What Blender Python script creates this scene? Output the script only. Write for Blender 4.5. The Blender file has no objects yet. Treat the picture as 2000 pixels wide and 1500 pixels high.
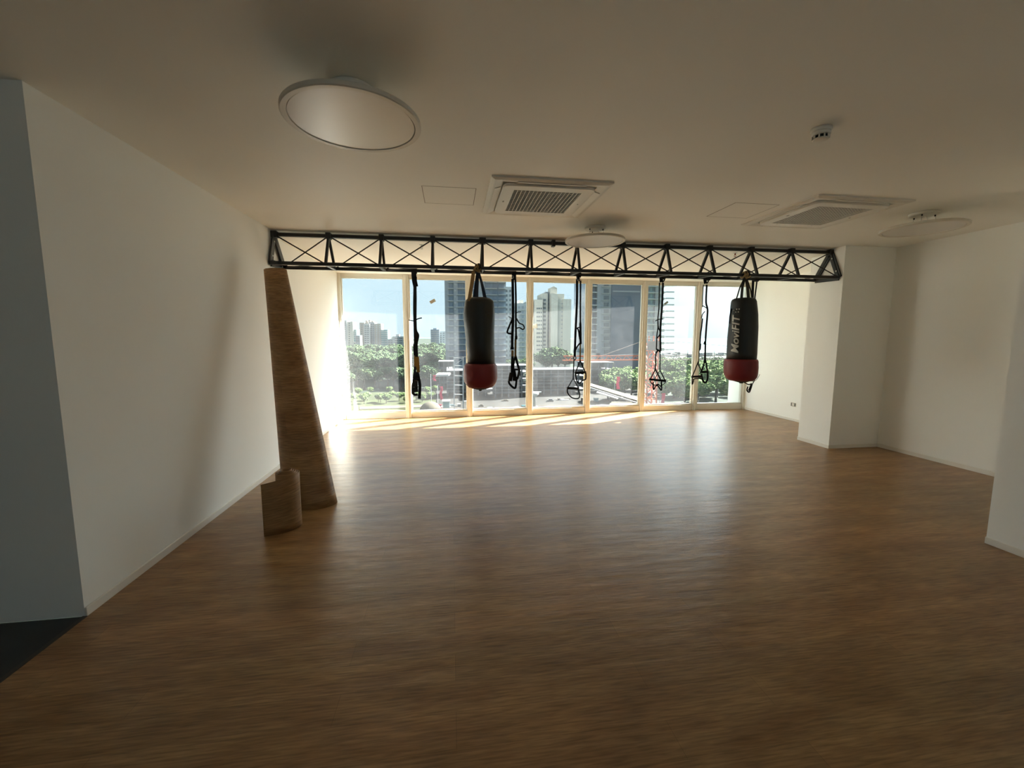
import bpy, bmesh, math, random
from mathutils import Vector, Matrix, noise
random.seed(7)
SC = bpy.context.scene
COL = SC.collection
V = Vector

# ------------------------------------------------------------------ camera
F_PX = 818.77
R_ = V((0.98964536, -0.14352303, 0.00178714)); U_ = V((0.01402764, 0.10910225, 0.99393155)); D_ = V((0.14284705, 0.98361468, -0.10998583))
EYE = V((0, 0, 1.5))
cam = bpy.data.cameras.new('camera'); cam.sensor_width = 36; cam.lens = F_PX * 36 / 2000; cam.clip_start = .05; cam.clip_end = 60000
camo = bpy.data.objects.new('camera', cam); COL.objects.link(camo)
camo.matrix_world = Matrix(((R_.x, U_.x, -D_.x, 0), (R_.y, U_.y, -D_.y, 0), (R_.z, U_.z, -D_.z, 1.5), (0, 0, 0, 1)))
SC.camera = camo

# ------------------------------------------------------------------ world, sun, exposure
SUN = V((1, .47, .895)).normalized()          # towards the sun
world = bpy.data.worlds.new('world'); SC.world = world; world.use_nodes = True
nt = world.node_tree; nt.nodes.clear()
N = nt.nodes.new; L = nt.links.new
tc = N('ShaderNodeTexCoord'); sx = N('ShaderNodeSeparateXYZ'); L(tc.outputs['Generated'], sx.inputs[0])
el = N('ShaderNodeMapRange'); L(sx.outputs['Z'], el.inputs[0]); el.inputs[1].default_value = 0; el.inputs[2].default_value = .55
cr = N('ShaderNodeValToRGB'); L(el.outputs[0], cr.inputs[0])
cr.color_ramp.elements[0].color = (.088, .112, .122, 1); cr.color_ramp.elements[1].color = (.068, .106, .143, 1)
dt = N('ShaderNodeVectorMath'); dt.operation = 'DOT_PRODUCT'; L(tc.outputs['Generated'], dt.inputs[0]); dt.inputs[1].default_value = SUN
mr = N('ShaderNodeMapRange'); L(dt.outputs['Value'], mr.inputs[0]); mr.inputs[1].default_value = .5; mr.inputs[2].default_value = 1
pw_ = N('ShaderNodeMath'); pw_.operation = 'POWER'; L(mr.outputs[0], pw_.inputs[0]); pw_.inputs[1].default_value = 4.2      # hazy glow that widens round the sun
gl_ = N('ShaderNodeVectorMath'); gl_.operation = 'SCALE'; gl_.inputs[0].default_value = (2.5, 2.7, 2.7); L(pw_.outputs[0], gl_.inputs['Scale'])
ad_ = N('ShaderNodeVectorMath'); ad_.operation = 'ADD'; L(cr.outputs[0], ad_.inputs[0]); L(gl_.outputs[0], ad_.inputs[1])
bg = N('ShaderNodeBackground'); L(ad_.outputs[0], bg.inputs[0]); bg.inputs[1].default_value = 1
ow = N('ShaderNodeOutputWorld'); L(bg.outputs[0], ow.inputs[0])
sl = bpy.data.lights.new('sun', 'SUN'); sl.energy = 8.8; sl.angle = math.radians(.6); sl.color = (1, .965, .9)
so = bpy.data.objects.new('sun', sl); COL.objects.link(so); so.rotation_euler = SUN.to_track_quat('Z', 'Y').to_euler(); so.location = (30, 20, 30)
vs = SC.view_settings; vs.view_transform = 'Standard'; vs.look = 'None'; vs.exposure = 3.12; vs.gamma = 1; vs.use_curve_mapping = False
SC.cycles.max_bounces = 16; SC.cycles.diffuse_bounces = 12; SC.cycles.transparent_max_bounces = 16; SC.cycles.sample_clamp_indirect = 8

# ------------------------------------------------------------------ helpers
def at(px, py, Y=None, Z=None, X=None):
    """the point seen at pixel (px,py) of the photograph on a given plane of the room"""
    d = D_ + R_ * ((px - 1000) / F_PX) - U_ * ((py - 750) / F_PX)
    if Y is not None: t = Y / d.y
    elif Z is not None: t = (Z - 1.5) / d.z
    else: t = X / d.x
    return EYE + d * t

MATS = {}
def mat(name, col, rough=.6, metal=0, spec=.5, var=0, vscale=8, bump=0, bscale=60, emit=None, stretch=None, coord='Object'):
    if name in MATS: return MATS[name]
    m = bpy.data.materials.new(name); m.use_nodes = True; MATS[name] = m
    t = m.node_tree; b = t.nodes['Principled BSDF']
    b.inputs['Base Color'].default_value = (*col, 1); b.inputs['Roughness'].default_value = rough
    b.inputs['Metallic'].default_value = metal; b.inputs['Specular IOR Level'].default_value = spec
    if var or bump:
        tc = t.nodes.new('ShaderNodeTexCoord'); mp = t.nodes.new('ShaderNodeMapping'); t.links.new(tc.outputs[coord], mp.inputs[0])
        if stretch: mp.inputs['Scale'].default_value = stretch
    if var:
        n = t.nodes.new('ShaderNodeTexNoise'); n.inputs['Scale'].default_value = vscale; n.inputs['Detail'].default_value = 5
        t.links.new(mp.outputs[0], n.inputs[0])
        r = t.nodes.new('ShaderNodeValToRGB'); t.links.new(n.outputs[0], r.inputs[0])
        r.color_ramp.elements[0].position = .3; r.color_ramp.elements[1].position = .7
        r.color_ramp.elements[0].color = (*[c * (1 - var) for c in col], 1); r.color_ramp.elements[1].color = (*[min(1, c * (1 + var)) for c in col], 1)
        t.links.new(r.outputs[0], b.inputs['Base Color'])
    if bump:
        n = t.nodes.new('ShaderNodeTexNoise'); n.inputs['Scale'].default_value = bscale; n.inputs['Detail'].default_value = 3
        t.links.new(mp.outputs[0], n.inputs[0])
        bp = t.nodes.new('ShaderNodeBump'); bp.inputs['Strength'].default_value = bump; bp.inputs['Distance'].default_value = .01
        t.links.new(n.outputs[0], bp.inputs['Height']); t.links.new(bp.outputs[0], b.inputs['Normal'])
    return m

class MB:
    """collects geometry for one mesh"""
    def __init__(s): s.v = []; s.f = []; s.smooth = False; s.uv = None
    def add(s, vs, fs):
        o = len(s.v); s.v += [tuple(v) for v in vs]; s.f += [tuple(i + o for i in f) for f in fs]; return s
    def box(s, a, b):
        x0, y0, z0 = a; x1, y1, z1 = b
        return s.add([(x0, y0, z0), (x1, y0, z0), (x1, y1, z0), (x0, y1, z0), (x0, y0, z1), (x1, y0, z1), (x1, y1, z1), (x0, y1, z1)],
                     [(0, 3, 2, 1), (4, 5, 6, 7), (0, 1, 5, 4), (1, 2, 6, 5), (2, 3, 7, 6), (3, 0, 4, 7)])
    def bar(s, p, q, w, h=None, ref=V((0, 0, 1))):
        p = V(p); q = V(q); h = w if h is None else h; d = (q - p).normalized()
        if abs(d.dot(ref)) > .98: ref = V((0, 1, 0))
        a = d.cross(ref).normalized() * w / 2; b = a.cross(d).normalized() * h / 2
        vs = [p - a - b, p + a - b, p + a + b, p - a + b, q - a - b, q + a - b, q + a + b, q - a + b]
        return s.add(vs, [(0, 3, 2, 1), (4, 5, 6, 7), (0, 1, 5, 4), (1, 2, 6, 5), (2, 3, 7, 6), (3, 0, 4, 7)])
    def tube(s, pts, r, n=8, closed=False, flat=None):
        """round tube, or a flat strap with flat=(width,thickness) lying in the XZ plane"""
        pts = [V(p) for p in pts]; m = len(pts); o = len(s.v); rings = []
        for i, p in enumerate(pts):
            a = pts[i - 1] if (i > 0 or closed) else p; b = pts[(i + 1) % m] if (i < m - 1 or closed) else p
            d = (b - a).normalized()
            ref = V((0, 1, 0)) if abs(d.y) < .9 else V((0, 0, 1))
            u = d.cross(ref).normalized(); w = u.cross(d).normalized()
            rr = r[i] if isinstance(r, (list, tuple)) else r
            if flat:
                ww = (flat[0][i] if isinstance(flat[0], (list, tuple)) else flat[0]) / 2; th = flat[1] / 2
                ring = [p - u * ww - w * th, p + u * ww - w * th, p + u * ww + w * th, p - u * ww + w * th]
            else:
                ring = [p + (u * math.cos(2 * math.pi * k / n) + w * math.sin(2 * math.pi * k / n)) * rr for k in range(n)]
            rings.append(ring)
        k = len(rings[0]); vs = [v for r_ in rings for v in r_]; fs = []
        for i in range(m if closed else m - 1):
            j = (i + 1) % m
            for q in range(k): fs.append((i * k + q, i * k + (q + 1) % k, j * k + (q + 1) % k, j * k + q))
        if not closed: fs.append(tuple(reversed(range(k)))); fs.append(tuple((m - 1) * k + q for q in range(k)))
        return s.add(vs, fs)
    def lathe(s, prof, n=32, c=(0, 0, 0), axis=None):
        vs = []; fs = []; c = V(c)
        for r, z in prof:
            off = axis * z if axis else V((0, 0, z))
            for k in range(n):
                a = 2 * math.pi * k / n; vs.append(c + off + V((r * math.cos(a), r * math.sin(a), 0)))
        m = len(prof)
        for i in range(m - 1):
            for k in range(n): fs.append((i * n + k, i * n + (k + 1) % n, (i + 1) * n + (k + 1) % n, (i + 1) * n + k))
        fs.append(tuple(reversed(range(n)))); fs.append(tuple((m - 1) * n + k for k in range(n)))
        return s.add(vs, fs)
    def mesh(s, name, m):
        me = bpy.data.meshes.new(name); me.from_pydata(s.v, [], s.f); me.update()
        bm = bmesh.new(); bm.from_mesh(me); bmesh.ops.recalc_face_normals(bm, faces=bm.faces); bm.to_mesh(me); bm.free()
        if m: me.materials.append(m)
        if s.smooth:
            for p in me.polygons: p.use_smooth = len(p.vertices) <= 4
        return me
    def build(s, name, m, parent=None, bevel=0, **k):
        return obj(name, s.mesh(name, m), parent, bevel, **k)

def obj(name, me, parent=None, bevel=0, **k):
    o = bpy.data.objects.new(name, me); COL.objects.link(o)
    if parent is not None:
        o.parent = parent; o.matrix_parent_inverse = Matrix.Translation(parent.location).inverted() if parent.location.length else Matrix()
        if parent.rotation_euler.z: o.matrix_parent_inverse = Matrix()
    if bevel:
        b = o.modifiers.new('bevel', 'BEVEL'); b.width = bevel; b.segments = 2; b.limit_method = 'ANGLE'
    tag(o, **k); return o
def tag(o, label=None, cat=None, group=None, kind=None):
    if label: o['label'] = label
    if cat: o['category'] = cat
    if group: o['group'] = group
    if kind: o['kind'] = kind
    return o
def thing(name, label, cat, loc, group=None):
    o = bpy.data.objects.new(name, None); COL.objects.link(o); o.location = loc; o.empty_display_size = .1
    return tag(o, label, cat, group)
def struct(name, mb, m, label=None, **k):
    o = mb.build(name, m, **k); o['kind'] = 'structure'
    if label: o['label'] = label
    o['category'] = name.split('_')[0]
    return o
def dup(o, loc, label=None, group=None, parent=None, scale=None):
    c = o.copy(); COL.objects.link(c)
    if parent is not None: c.parent = parent
    else: c.location = loc
    if scale: c.scale = scale
    if label: c['label'] = label
    if group: c['group'] = group
    for ch in list(o.children):
        d = ch.copy(); COL.objects.link(d); d.parent = c
        for g in list(ch.children): e = g.copy(); COL.objects.link(e); e.parent = d
    return c

# ------------------------------------------------------------------ materials
M_WALL = mat('wall_paint', (.90, .91, .88), .75, bump=.05, bscale=150)
M_CEIL = mat('ceiling_paint', (.89, .87, .805), .5, bump=.04, bscale=90, spec=.3)
M_BASE = mat('white_trim', (.80, .78, .72), .4)
M_FRAME = mat('white_aluminium', (.72, .70, .62), .35)
M_BLACK = mat('black_powder_coat', (.010, .011, .012), .45, bump=.1)
M_ROD = mat('black_rod', (.013, .008, .007), .5)
M_WEB = mat('black_webbing', (.012, .013, .014), .8, bump=.3, bscale=400)
M_YEL = mat('yellow_webbing', (.42, .24, .03), .7, bump=.3, bscale=400)
M_TAN = mat('tan_webbing', (.30, .20, .08), .8, bump=.3, bscale=300)
M_BLUE = mat('navy_webbing', (.012, .025, .05), .8)
M_FOAM = mat('black_foam', (.012, .012, .012), .9, bump=.4, bscale=200)
M_BAG = mat('black_vinyl', (.008, .011, .011), .5, bump=.25, bscale=14)
M_RED = mat('red_vinyl', (.20, .012, .016), .5, bump=.2, bscale=14)
M_WHITEP = mat('white_plastic', (.74, .70, .62), .35)
M_DISC = mat('lamp_diffuser', (.70, .66, .60), .3, bump=.03, bscale=8)
M_RIM = mat('lamp_rim', (.68, .63, .54), .4)
M_DARK = mat('recess_shade', (.025, .022, .014), .9)
M_STEEL = mat('steel', (.5, .5, .48), .3, 1)
M_TILE = mat('dark_tile', (.025, .027, .027), .45, var=.3, vscale=3)
M_PRINT = mat('white_print', (.55, .55, .52), .6)

def wood(name, coord, scale, ang=0):
    m = bpy.data.materials.new(name); m.use_nodes = True; t = m.node_tree; b = t.nodes['Principled BSDF']; n = t.nodes.new; l = t.links.new
    tc = n('ShaderNodeTexCoord'); mp = n('ShaderNodeMapping'); l(tc.outputs[coord], mp.inputs[0]); mp.inputs['Scale'].default_value = scale
    mp.inputs['Rotation'].default_value = (0, 0, ang)
    # printed planks: tone per plank, no relief
    br = n('ShaderNodeTexBrick'); l(mp.outputs[0], br.inputs[0]); br.inputs['Scale'].default_value = 1
    br.inputs['Brick Width'].default_value = 1.3; br.inputs['Row Height'].default_value = .155; br.inputs['Mortar Size'].default_value = .0012
    br.inputs['Color1'].default_value = (.88, .88, .88, 1); br.inputs['Color2'].default_value = (1.08, 1.06, 1.04, 1); br.inputs['Mortar'].default_value = (.7, .7, .7, 1)
    br.offset = .37
    def grain(sc, det, p0, p1, c0, c1, dist=0):
        mm = n('ShaderNodeMapping'); l(mp.outputs[0], mm.inputs[0]); mm.inputs['Scale'].default_value = sc
        q = n('ShaderNodeTexNoise'); l(mm.outputs[0], q.inputs[0]); q.inputs['Scale'].default_value = 1; q.inputs['Detail'].default_value = det; q.inputs['Distortion'].default_value = dist
        r = n('ShaderNodeValToRGB'); l(q.outputs[0], r.inputs[0]); e = r.color_ramp.elements
        e[0].position = p0; e[1].position = p1; e[0].color = (*c0, 1); e[1].color = (*c1, 1); return r.outputs[0], q.outputs[0]
    base, _ = grain((2.0, 10, 1), 5, .32, .7, (.285, .150, .056), (.43, .262, .115), .4)
    fine, fh = grain((8, 95, 1), 7, .3, .68, (.60, .57, .53), (1.15, 1.15, 1.15), .3)
    tone, _ = grain((.5, 1.2, 1), 2, .3, .7, (.86, .9, .86), (1.12, 1.04, 1.02))
    def mul(a, c):
        x = n('ShaderNodeMix'); x.data_type = 'RGBA'; x.blend_type = 'MULTIPLY'; x.inputs[0].default_value = 1; l(a, x.inputs[6]); l(c, x.inputs[7]); return x.outputs[2]
    l(mul(mul(mul(base, fine), tone), br.outputs[0]), b.inputs['Base Color'])
    b.inputs['Roughness'].default_value = .33; b.inputs['Specular IOR Level'].default_value = .5
    mm = n('ShaderNodeMapping'); l(mp.outputs[0], mm.inputs[0]); mm.inputs['Scale'].default_value = (2.2, 11, 1)
    w = n('ShaderNodeTexNoise'); l(mm.outputs[0], w.inputs[0]); w.inputs['Scale'].default_value = 1; w.inputs['Detail'].default_value = 4
    ad = n('ShaderNodeMath'); ad.operation = 'MULTIPLY_ADD'; l(fh, ad.inputs[0]); ad.inputs[1].default_value = .12; l(w.outputs[0], ad.inputs[2])
    bp = n('ShaderNodeBump'); bp.inputs['Strength'].default_value = .28; bp.inputs['Distance'].default_value = .012; l(ad.outputs[0], bp.inputs['Height']); l(bp.outputs[0], b.inputs['Normal'])
    return m
M_WOOD = wood('wood_print_vinyl', 'Object', (1, 1, 1))
M_WOODUV = wood('wood_print_vinyl_sheet', 'UV', (1, 1, 1))
M_WOODUV.node_tree.nodes['Principled BSDF'].inputs['Roughness'].default_value = .5

def glass_mat():
    m = bpy.data.materials.new('dusty_hazy_glass'); m.use_nodes = True; t = m.node_tree; t.nodes.clear(); n = t.nodes.new; l = t.links.new
    tr = n('ShaderNodeBsdfTransparent'); tr.inputs[0].default_value = (.955, .975, .97, 1)
    gl = n('ShaderNodeBsdfGlossy'); gl.inputs[1].default_value = .02; gl.inputs[0].default_value = (1, 1, 1, 1)
    lw = n('ShaderNodeLayerWeight'); lw.inputs[0].default_value = .5
    pw = n('ShaderNodeMath'); pw.operation = 'POWER'; l(lw.outputs['Facing'], pw.inputs[0]); pw.inputs[1].default_value = 5
    fr = n('ShaderNodeMath'); fr.operation = 'MULTIPLY_ADD'; l(pw.outputs[0], fr.inputs[0]); fr.inputs[1].default_value = .85; fr.inputs[2].default_value = .03
    m1 = n('ShaderNodeMixShader'); l(fr.outputs[0], m1.inputs[0]); l(tr.outputs[0], m1.inputs[1]); l(gl.outputs[0], m1.inputs[2])
    ts = n('ShaderNodeBsdfTranslucent'); ts.inputs[0].default_value = (.95, .97, 1, 1)  # dust film on the glass, its veil also stands in for outdoor haze
    tc = n('ShaderNodeTexCoord'); ns = n('ShaderNodeTexNoise'); ns.inputs['Scale'].default_value = 1.6; ns.inputs['Detail'].default_value = 8; ns.inputs['Roughness'].default_value = .7
    l(tc.outputs['Object'], ns.inputs[0]); mr = n('ShaderNodeMapRange'); l(ns.outputs[0], mr.inputs[0])
    mr.inputs[1].default_value = .35; mr.inputs[2].default_value = .7; mr.inputs[3].default_value = .009; mr.inputs[4].default_value = .02
    m2 = n('ShaderNodeMixShader'); l(mr.outputs[0], m2.inputs[0]); l(m1.outputs[0], m2.inputs[1]); l(ts.outputs[0], m2.inputs[2])
    o = n('ShaderNodeOutputMaterial'); l(m2.outputs[0], o.inputs[0]); return m
M_GLASS = glass_mat()

# ------------------------------------------------------------------ room shell
H = 2.695; H2 = 2.632; W = -1.975; YN = 2.42
RX = 6.149; CX = 5.087; CY0 = 4.92; CY1 = 5.436; SXW = 5.855; NX = 3.887; NY = 2.4155; BACK = -3.2; LX = -4.6
TH = .2
WINP = [(-1.975, 7.95), (-.792, 7.925), (.345, 7.93), (1.505, 7.955), (2.685, 8.0), (3.858, 8.04), (5.035, 8.045), (6.149, 8.01)]

fl = MB(); fl.box((W, BACK, -.3), (RX + TH, 8.3, 0)); struct('floor', fl, M_WOOD, 'wood-print vinyl sheet floor with a satin sheen')
ft = MB(); ft.box((LX, BACK, -.3), (W, YN + .0, -.001)); struct('floor', ft, mat('tile_joint', (.006, .006, .006), .8), 'dark tiled floor beyond the left wall corner')
# tiles of the dark corridor floor
tl = None; dark_floor = COL.objects['floor.001'] if 'floor.001' in COL.objects else None
for i in range(5):
    for j in range(7):
        x0 = W - .6 * (i + 1); y1 = 2.2 - .6 * j + (.18 if j == 0 else 0)
        b = MB().box((x0 + .004, max(BACK, 2.2 - .6 * (j + 1)) + .004, -.004), (x0 + .596, (YN - .002 if j == 0 else y1 - .004), .001 + random.uniform(-.0005, .0005)))
        b.build('tile', M_TILE, dark_floor)
trm = MB().box((W - .012, BACK, -.002), (W + .012, YN, .003)); struct('trim_1', trm, mat('dark_metal_strip', (.05, .04, .03), .4), 'dark strip between wood floor and dark tiles')

# main ceiling with its front edge, lower ceiling band near the window
ce = MB(); ye0, ye1 = 5.245, 5.16
ce.add([(LX, BACK, H), (RX + TH, BACK, H), (RX + TH, ye1, H), (LX, ye0, H), (LX, BACK, H + .2), (RX + TH, BACK, H + .2), (RX + TH, ye1, H + .2), (LX, ye0, H + .2)],
       [(0, 1, 2, 3), (7, 6, 5, 4), (0, 4, 5, 1), (1, 5, 6, 2), (2, 6, 7, 3), (3, 7, 4, 0)])
struct('ceiling', ce, M_CEIL, 'smooth painted main ceiling')
c2 = MB()
c2.add([(W - TH, ye0, H2), (RX + TH, ye1, H2), (RX + TH, 8.35, H2), (W - TH, 8.35, H2), (W - TH, ye0, H + .2), (RX + TH, ye1, H + .2), (RX + TH, 8.35, H + .2), (W - TH, 8.35, H + .2)],
       [(0, 1, 2, 3), (7, 6, 5, 4), (0, 4, 5, 1), (1, 5, 6, 2), (2, 6, 7, 3), (3, 7, 4, 0)])
struct('ceiling', c2, M_CEIL, 'slightly lower ceiling band beside the window')

def wallbox(name, a, b, label=None): struct(name, MB().box(a, b), M_WALL, label)
wallbox('wall_left', (W - TH, YN, 0), (W, 8.25, H), 'long plain left wall')
wallbox('wall_left_corridor', (LX, YN + .0, 0), (W - TH, YN + TH, H), 'shaded end face left of the wall corner')
wallbox('wall_left_outer', (LX - TH, BACK, 0), (LX, YN + TH, H))
wallbox('wall_back', (LX - TH, BACK - TH, 0), (-.6, BACK, H)); wallbox('wall_back_right', (3.2, BACK - TH, 0), (NX + TH, BACK, H))
wallbox('wall_back_sill', (-.6, BACK - TH, 0), (3.2, BACK, .9)); wallbox('wall_back_head', (-.6, BACK - TH, 2.45), (3.2, BACK, H))
wallbox('wall_right_near', (NX, BACK - TH, 0), (SXW + TH, NY, H), 'near right pier beside the frame edge')
wallbox('wall_right_middle', (SXW, NY, 0), (SXW + TH, CY0, H), 'recessed right wall between near pier and column')
wallbox('wall_right_column', (CX, CY0, 0), (RX + TH, CY1, H + .01), 'square column carrying the right end of the truss')
wallbox('wall_right_far', (RX, CY1, 0), (RX + TH, 8.08, H), 'right wall between column and window')
wallbox('wall_right_fin', (RX + .05, 8.08, -.3), (RX + TH, 8.62, H + .2))

def bb(n, a, b):
    struct('baseboard_' + n, MB().box(a, b), M_BASE, bevel=.003)
t, h = .012, .05
bb('left', (W, YN, 0), (W + t, 7.9, h)); bb('right_far', (RX - t, CY1, 0), (RX, 7.95, h))
bb('right_column_side', (CX - t, CY0 - t, 0), (CX, CY1, h)); bb('right_column_front', (CX, CY0 - t, 0), (SXW, CY0, h))
bb('right_middle', (SXW - t, NY, 0), (SXW, CY0 - t, h)); bb('right_near', (NX - t, BACK, 0), (NX, NY, h)); bb('back', (LX, BACK, 0), (NX - t, BACK + t, h))
# head of the window wall above the frames, sill kerb below the floor outside
# ------------------------------------------------------------------ window wall: seven framed panes
WT = 2.625
for i in range(7):
    (xa, ya), (xb, yb) = WINP[i], WINP[i + 1]
    d = (V((xb, yb, 0)) - V((xa, ya, 0))); ln = d.length; d.normalize(); nn = V((-d.y, d.x, 0))   # nn points outdoors
    def B(s0, s1, o0, o1, z0, z1, mb):
        P = lambda s, o, z: V((xa, ya, z)) + d * s + nn * o
        return mb.add([P(s0, o0, z0), P(s1, o0, z0), P(s1, o1, z0), P(s0, o1, z0), P(s0, o0, z1), P(s1, o0, z1), P(s1, o1, z1), P(s0, o1, z1)],
                      [(0, 3, 2, 1), (4, 5, 6, 7), (0, 1, 5, 4), (1, 2, 6, 5), (2, 3, 7, 6), (3, 0, 4, 7)])
    w = struct('window_%d' % (i + 1), B(.05, ln - .05, .045, .053, .135, WT - .075, MB()), M_GLASS,
               'floor-to-ceiling window pane number %d from the left' % (i + 1))
    a = .05 if i else .0; bnd = ln - .05 if i < 6 else ln
    fm = B(.05, ln - .05, .0, .09, 0, .115, MB()); fm.build('bottom_rail', M_FRAME, w, bevel=.004)
    B(.05, ln - .05, .015, .08, .118, .137, MB()).build('glazing_bead', M_FRAME, w, bevel=.003)
    B(.05, ln - .05, .0, .09, WT - .06, WT + .01, MB()).build('top_rail', M_FRAME, w, bevel=.004)
    B(.05, ln - .05, .015, .08, WT - .078, WT - .06, MB()).build('glazing_bead', M_FRAME, w, bevel=.003)
    B(.046, .066, .02, .075, .115, WT - .06, MB()).build('side_bead', M_FRAME, w, bevel=.003)
    B(ln - .066, ln - .046, .02, .075, .115, WT - .06, MB()).build('side_bead', M_FRAME, w, bevel=.003)
wb = struct('window_8', MB().box((-.55, BACK - .11, .95), (3.15, BACK - .1, 2.4)), M_GLASS, 'wide unseen window added behind the viewer for cool fill light')  # unseen window, added so cool daylight lifts the shaded left face
for a, b in (((-.6, .9), (3.2, .95)), ((-.6, 2.4), (3.2, 2.45)), ((-.6, .95), (-.55, 2.4)), ((3.15, .95), (3.2, 2.4)), ((1.27, .95), (1.33, 2.4))):
    MB().box((a[0], BACK - .13, a[1]), (b[0], BACK - .07, b[1])).build('window_frame', M_FRAME, wb)
for i in range(8):
    x, y = WINP[i]
    x0, x1 = (x, x + .05) if i == 0 else ((x - .05, x) if i == 7 else (x - .046, x + .046))
    m_ = MB().box((x0, y - .02, 0), (x1, y + .12, WT + .005))
    if 0 < i < 7: m_.box((x - .012, y - .032, 0), (x + .012, y - .02, WT))
    struct('trim_%d' % (i + 2), m_, M_FRAME, 'white aluminium mullion' if 0 < i < 7 else 'white end post of the window wall', bevel=.003)

# stickers on the panes
def sticker(px, py, w_, h_, ang, col, label, Y):
    p = at(px, py, Y=Y)
    m_ = MB(); c, s_ = math.cos(ang), math.sin(ang)
    q = [p + V((a * c - b * s_, 0, a * s_ + b * c)) for a, b in ((-w_ / 2, -h_ / 2), (w_ / 2, -h_ / 2), (w_ / 2, h_ / 2), (-w_ / 2, h_ / 2))]
    m_.add(q + [v + V((0, .003, 0)) for v in q], [(0, 1, 2, 3), (7, 6, 5, 4), (0, 4, 5, 1), (1, 5, 6, 2), (2, 6, 7, 3), (3, 7, 4, 0)])
    m_.build('window_sticker', mat('sticker_%d' % px, col, .7), label=label, cat='sticker')
sticker(845, 588.5, .105, .055, .5, (.42, .38, .28), 'small tilted tan sticker on the second window pane', 7.966)
sticker(1301, 592, .1, .04, .6, (.3, .36, .36), 'small tilted grey sticker on the sixth window pane', 8.08)
sticker(1045, 637, .09, .085, .1, (.75, .78, .74), 'small pale square sticker on the fourth window pane', 7.999)

# ------------------------------------------------------------------ ceiling fixtures
def lamp(x, y, label):
    t_ = thing('ceiling_lamp', label, 'lamp', (x, y, H), 'round suspended ceiling lamps')
    m_ = MB(); m_.smooth = True; m_.lathe([(.105, -.001), (.112, -.006), (.112, -.022), (.104, -.028)], 40, (x, y, H)); m_.build('ceiling_rose', M_WHITEP, t_)
    z = H - .15; m_ = MB()
    n = 72; R0, R1 = .322, .292
    prof = [(R0 - .006, .018), (R0, .012), (R0, -.004), (R0 - .005, -.008), (R1 + .002, -.008), (R1, -.004), (R1, .0)]
    vs = []; fs = []
    for r, dz in prof:
        for k in range(n): a = 2 * math.pi * k / n; vs.append((x + r * math.cos(a), y + r * math.sin(a), z + dz))
    for i in range(len(prof) - 1):
        for k in range(n): fs.append((i * n + k, i * n + (k + 1) % n, (i + 1) * n + (k + 1) % n, (i + 1) * n + k))
    fs.append(tuple(range(n)))
    m_.add(vs, fs); m_.build('rim', M_RIM, t_)
    m_ = MB(); m_.lathe([(R1 - .003, -.004), (R1 - .003, .008)], n, (x, y, z)); m_.build('diffuser', M_DISC, t_)
    m_ = MB(); m_.lathe([(.318, .0125), (.318, .017)], n, (x, y, z)); m_.build('back_plate', M_WHITEP, t_)
    for k in range(3):
        a = math.radians(-30 + 120 * k); p = V((x + .085 * math.cos(a), y + .085 * math.sin(a), H - .026)); q = V((x + .1 * math.cos(a), y + .1 * math.sin(a), z + .017))
        MB().tube([p, q], .0016, 6).build('suspension_wire', M_STEEL, t_)
        MB().tube([p, p - V((0, 0, .016))], .006, 8).build('wire_gripper', M_ROD, t_)
    p = V((x + .03, y + .01, H - .026)); q = V((x + .075, y - .03, z + .016))
    MB().tube([p, p.lerp(q, .5) + V((.02, .0, -.02)), q], .003, 6).build('power_cord', M_WHITEP, t_)
lamp(-.455, 2.265, 'large round disc lamp hanging nearest the camera, upper left')
lamp(1.57, 4.54, 'round disc lamp hanging in front of the black truss')
lamp(4.50, 3.56, 'round disc lamp hanging near the right wall beyond the air conditioner')

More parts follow.
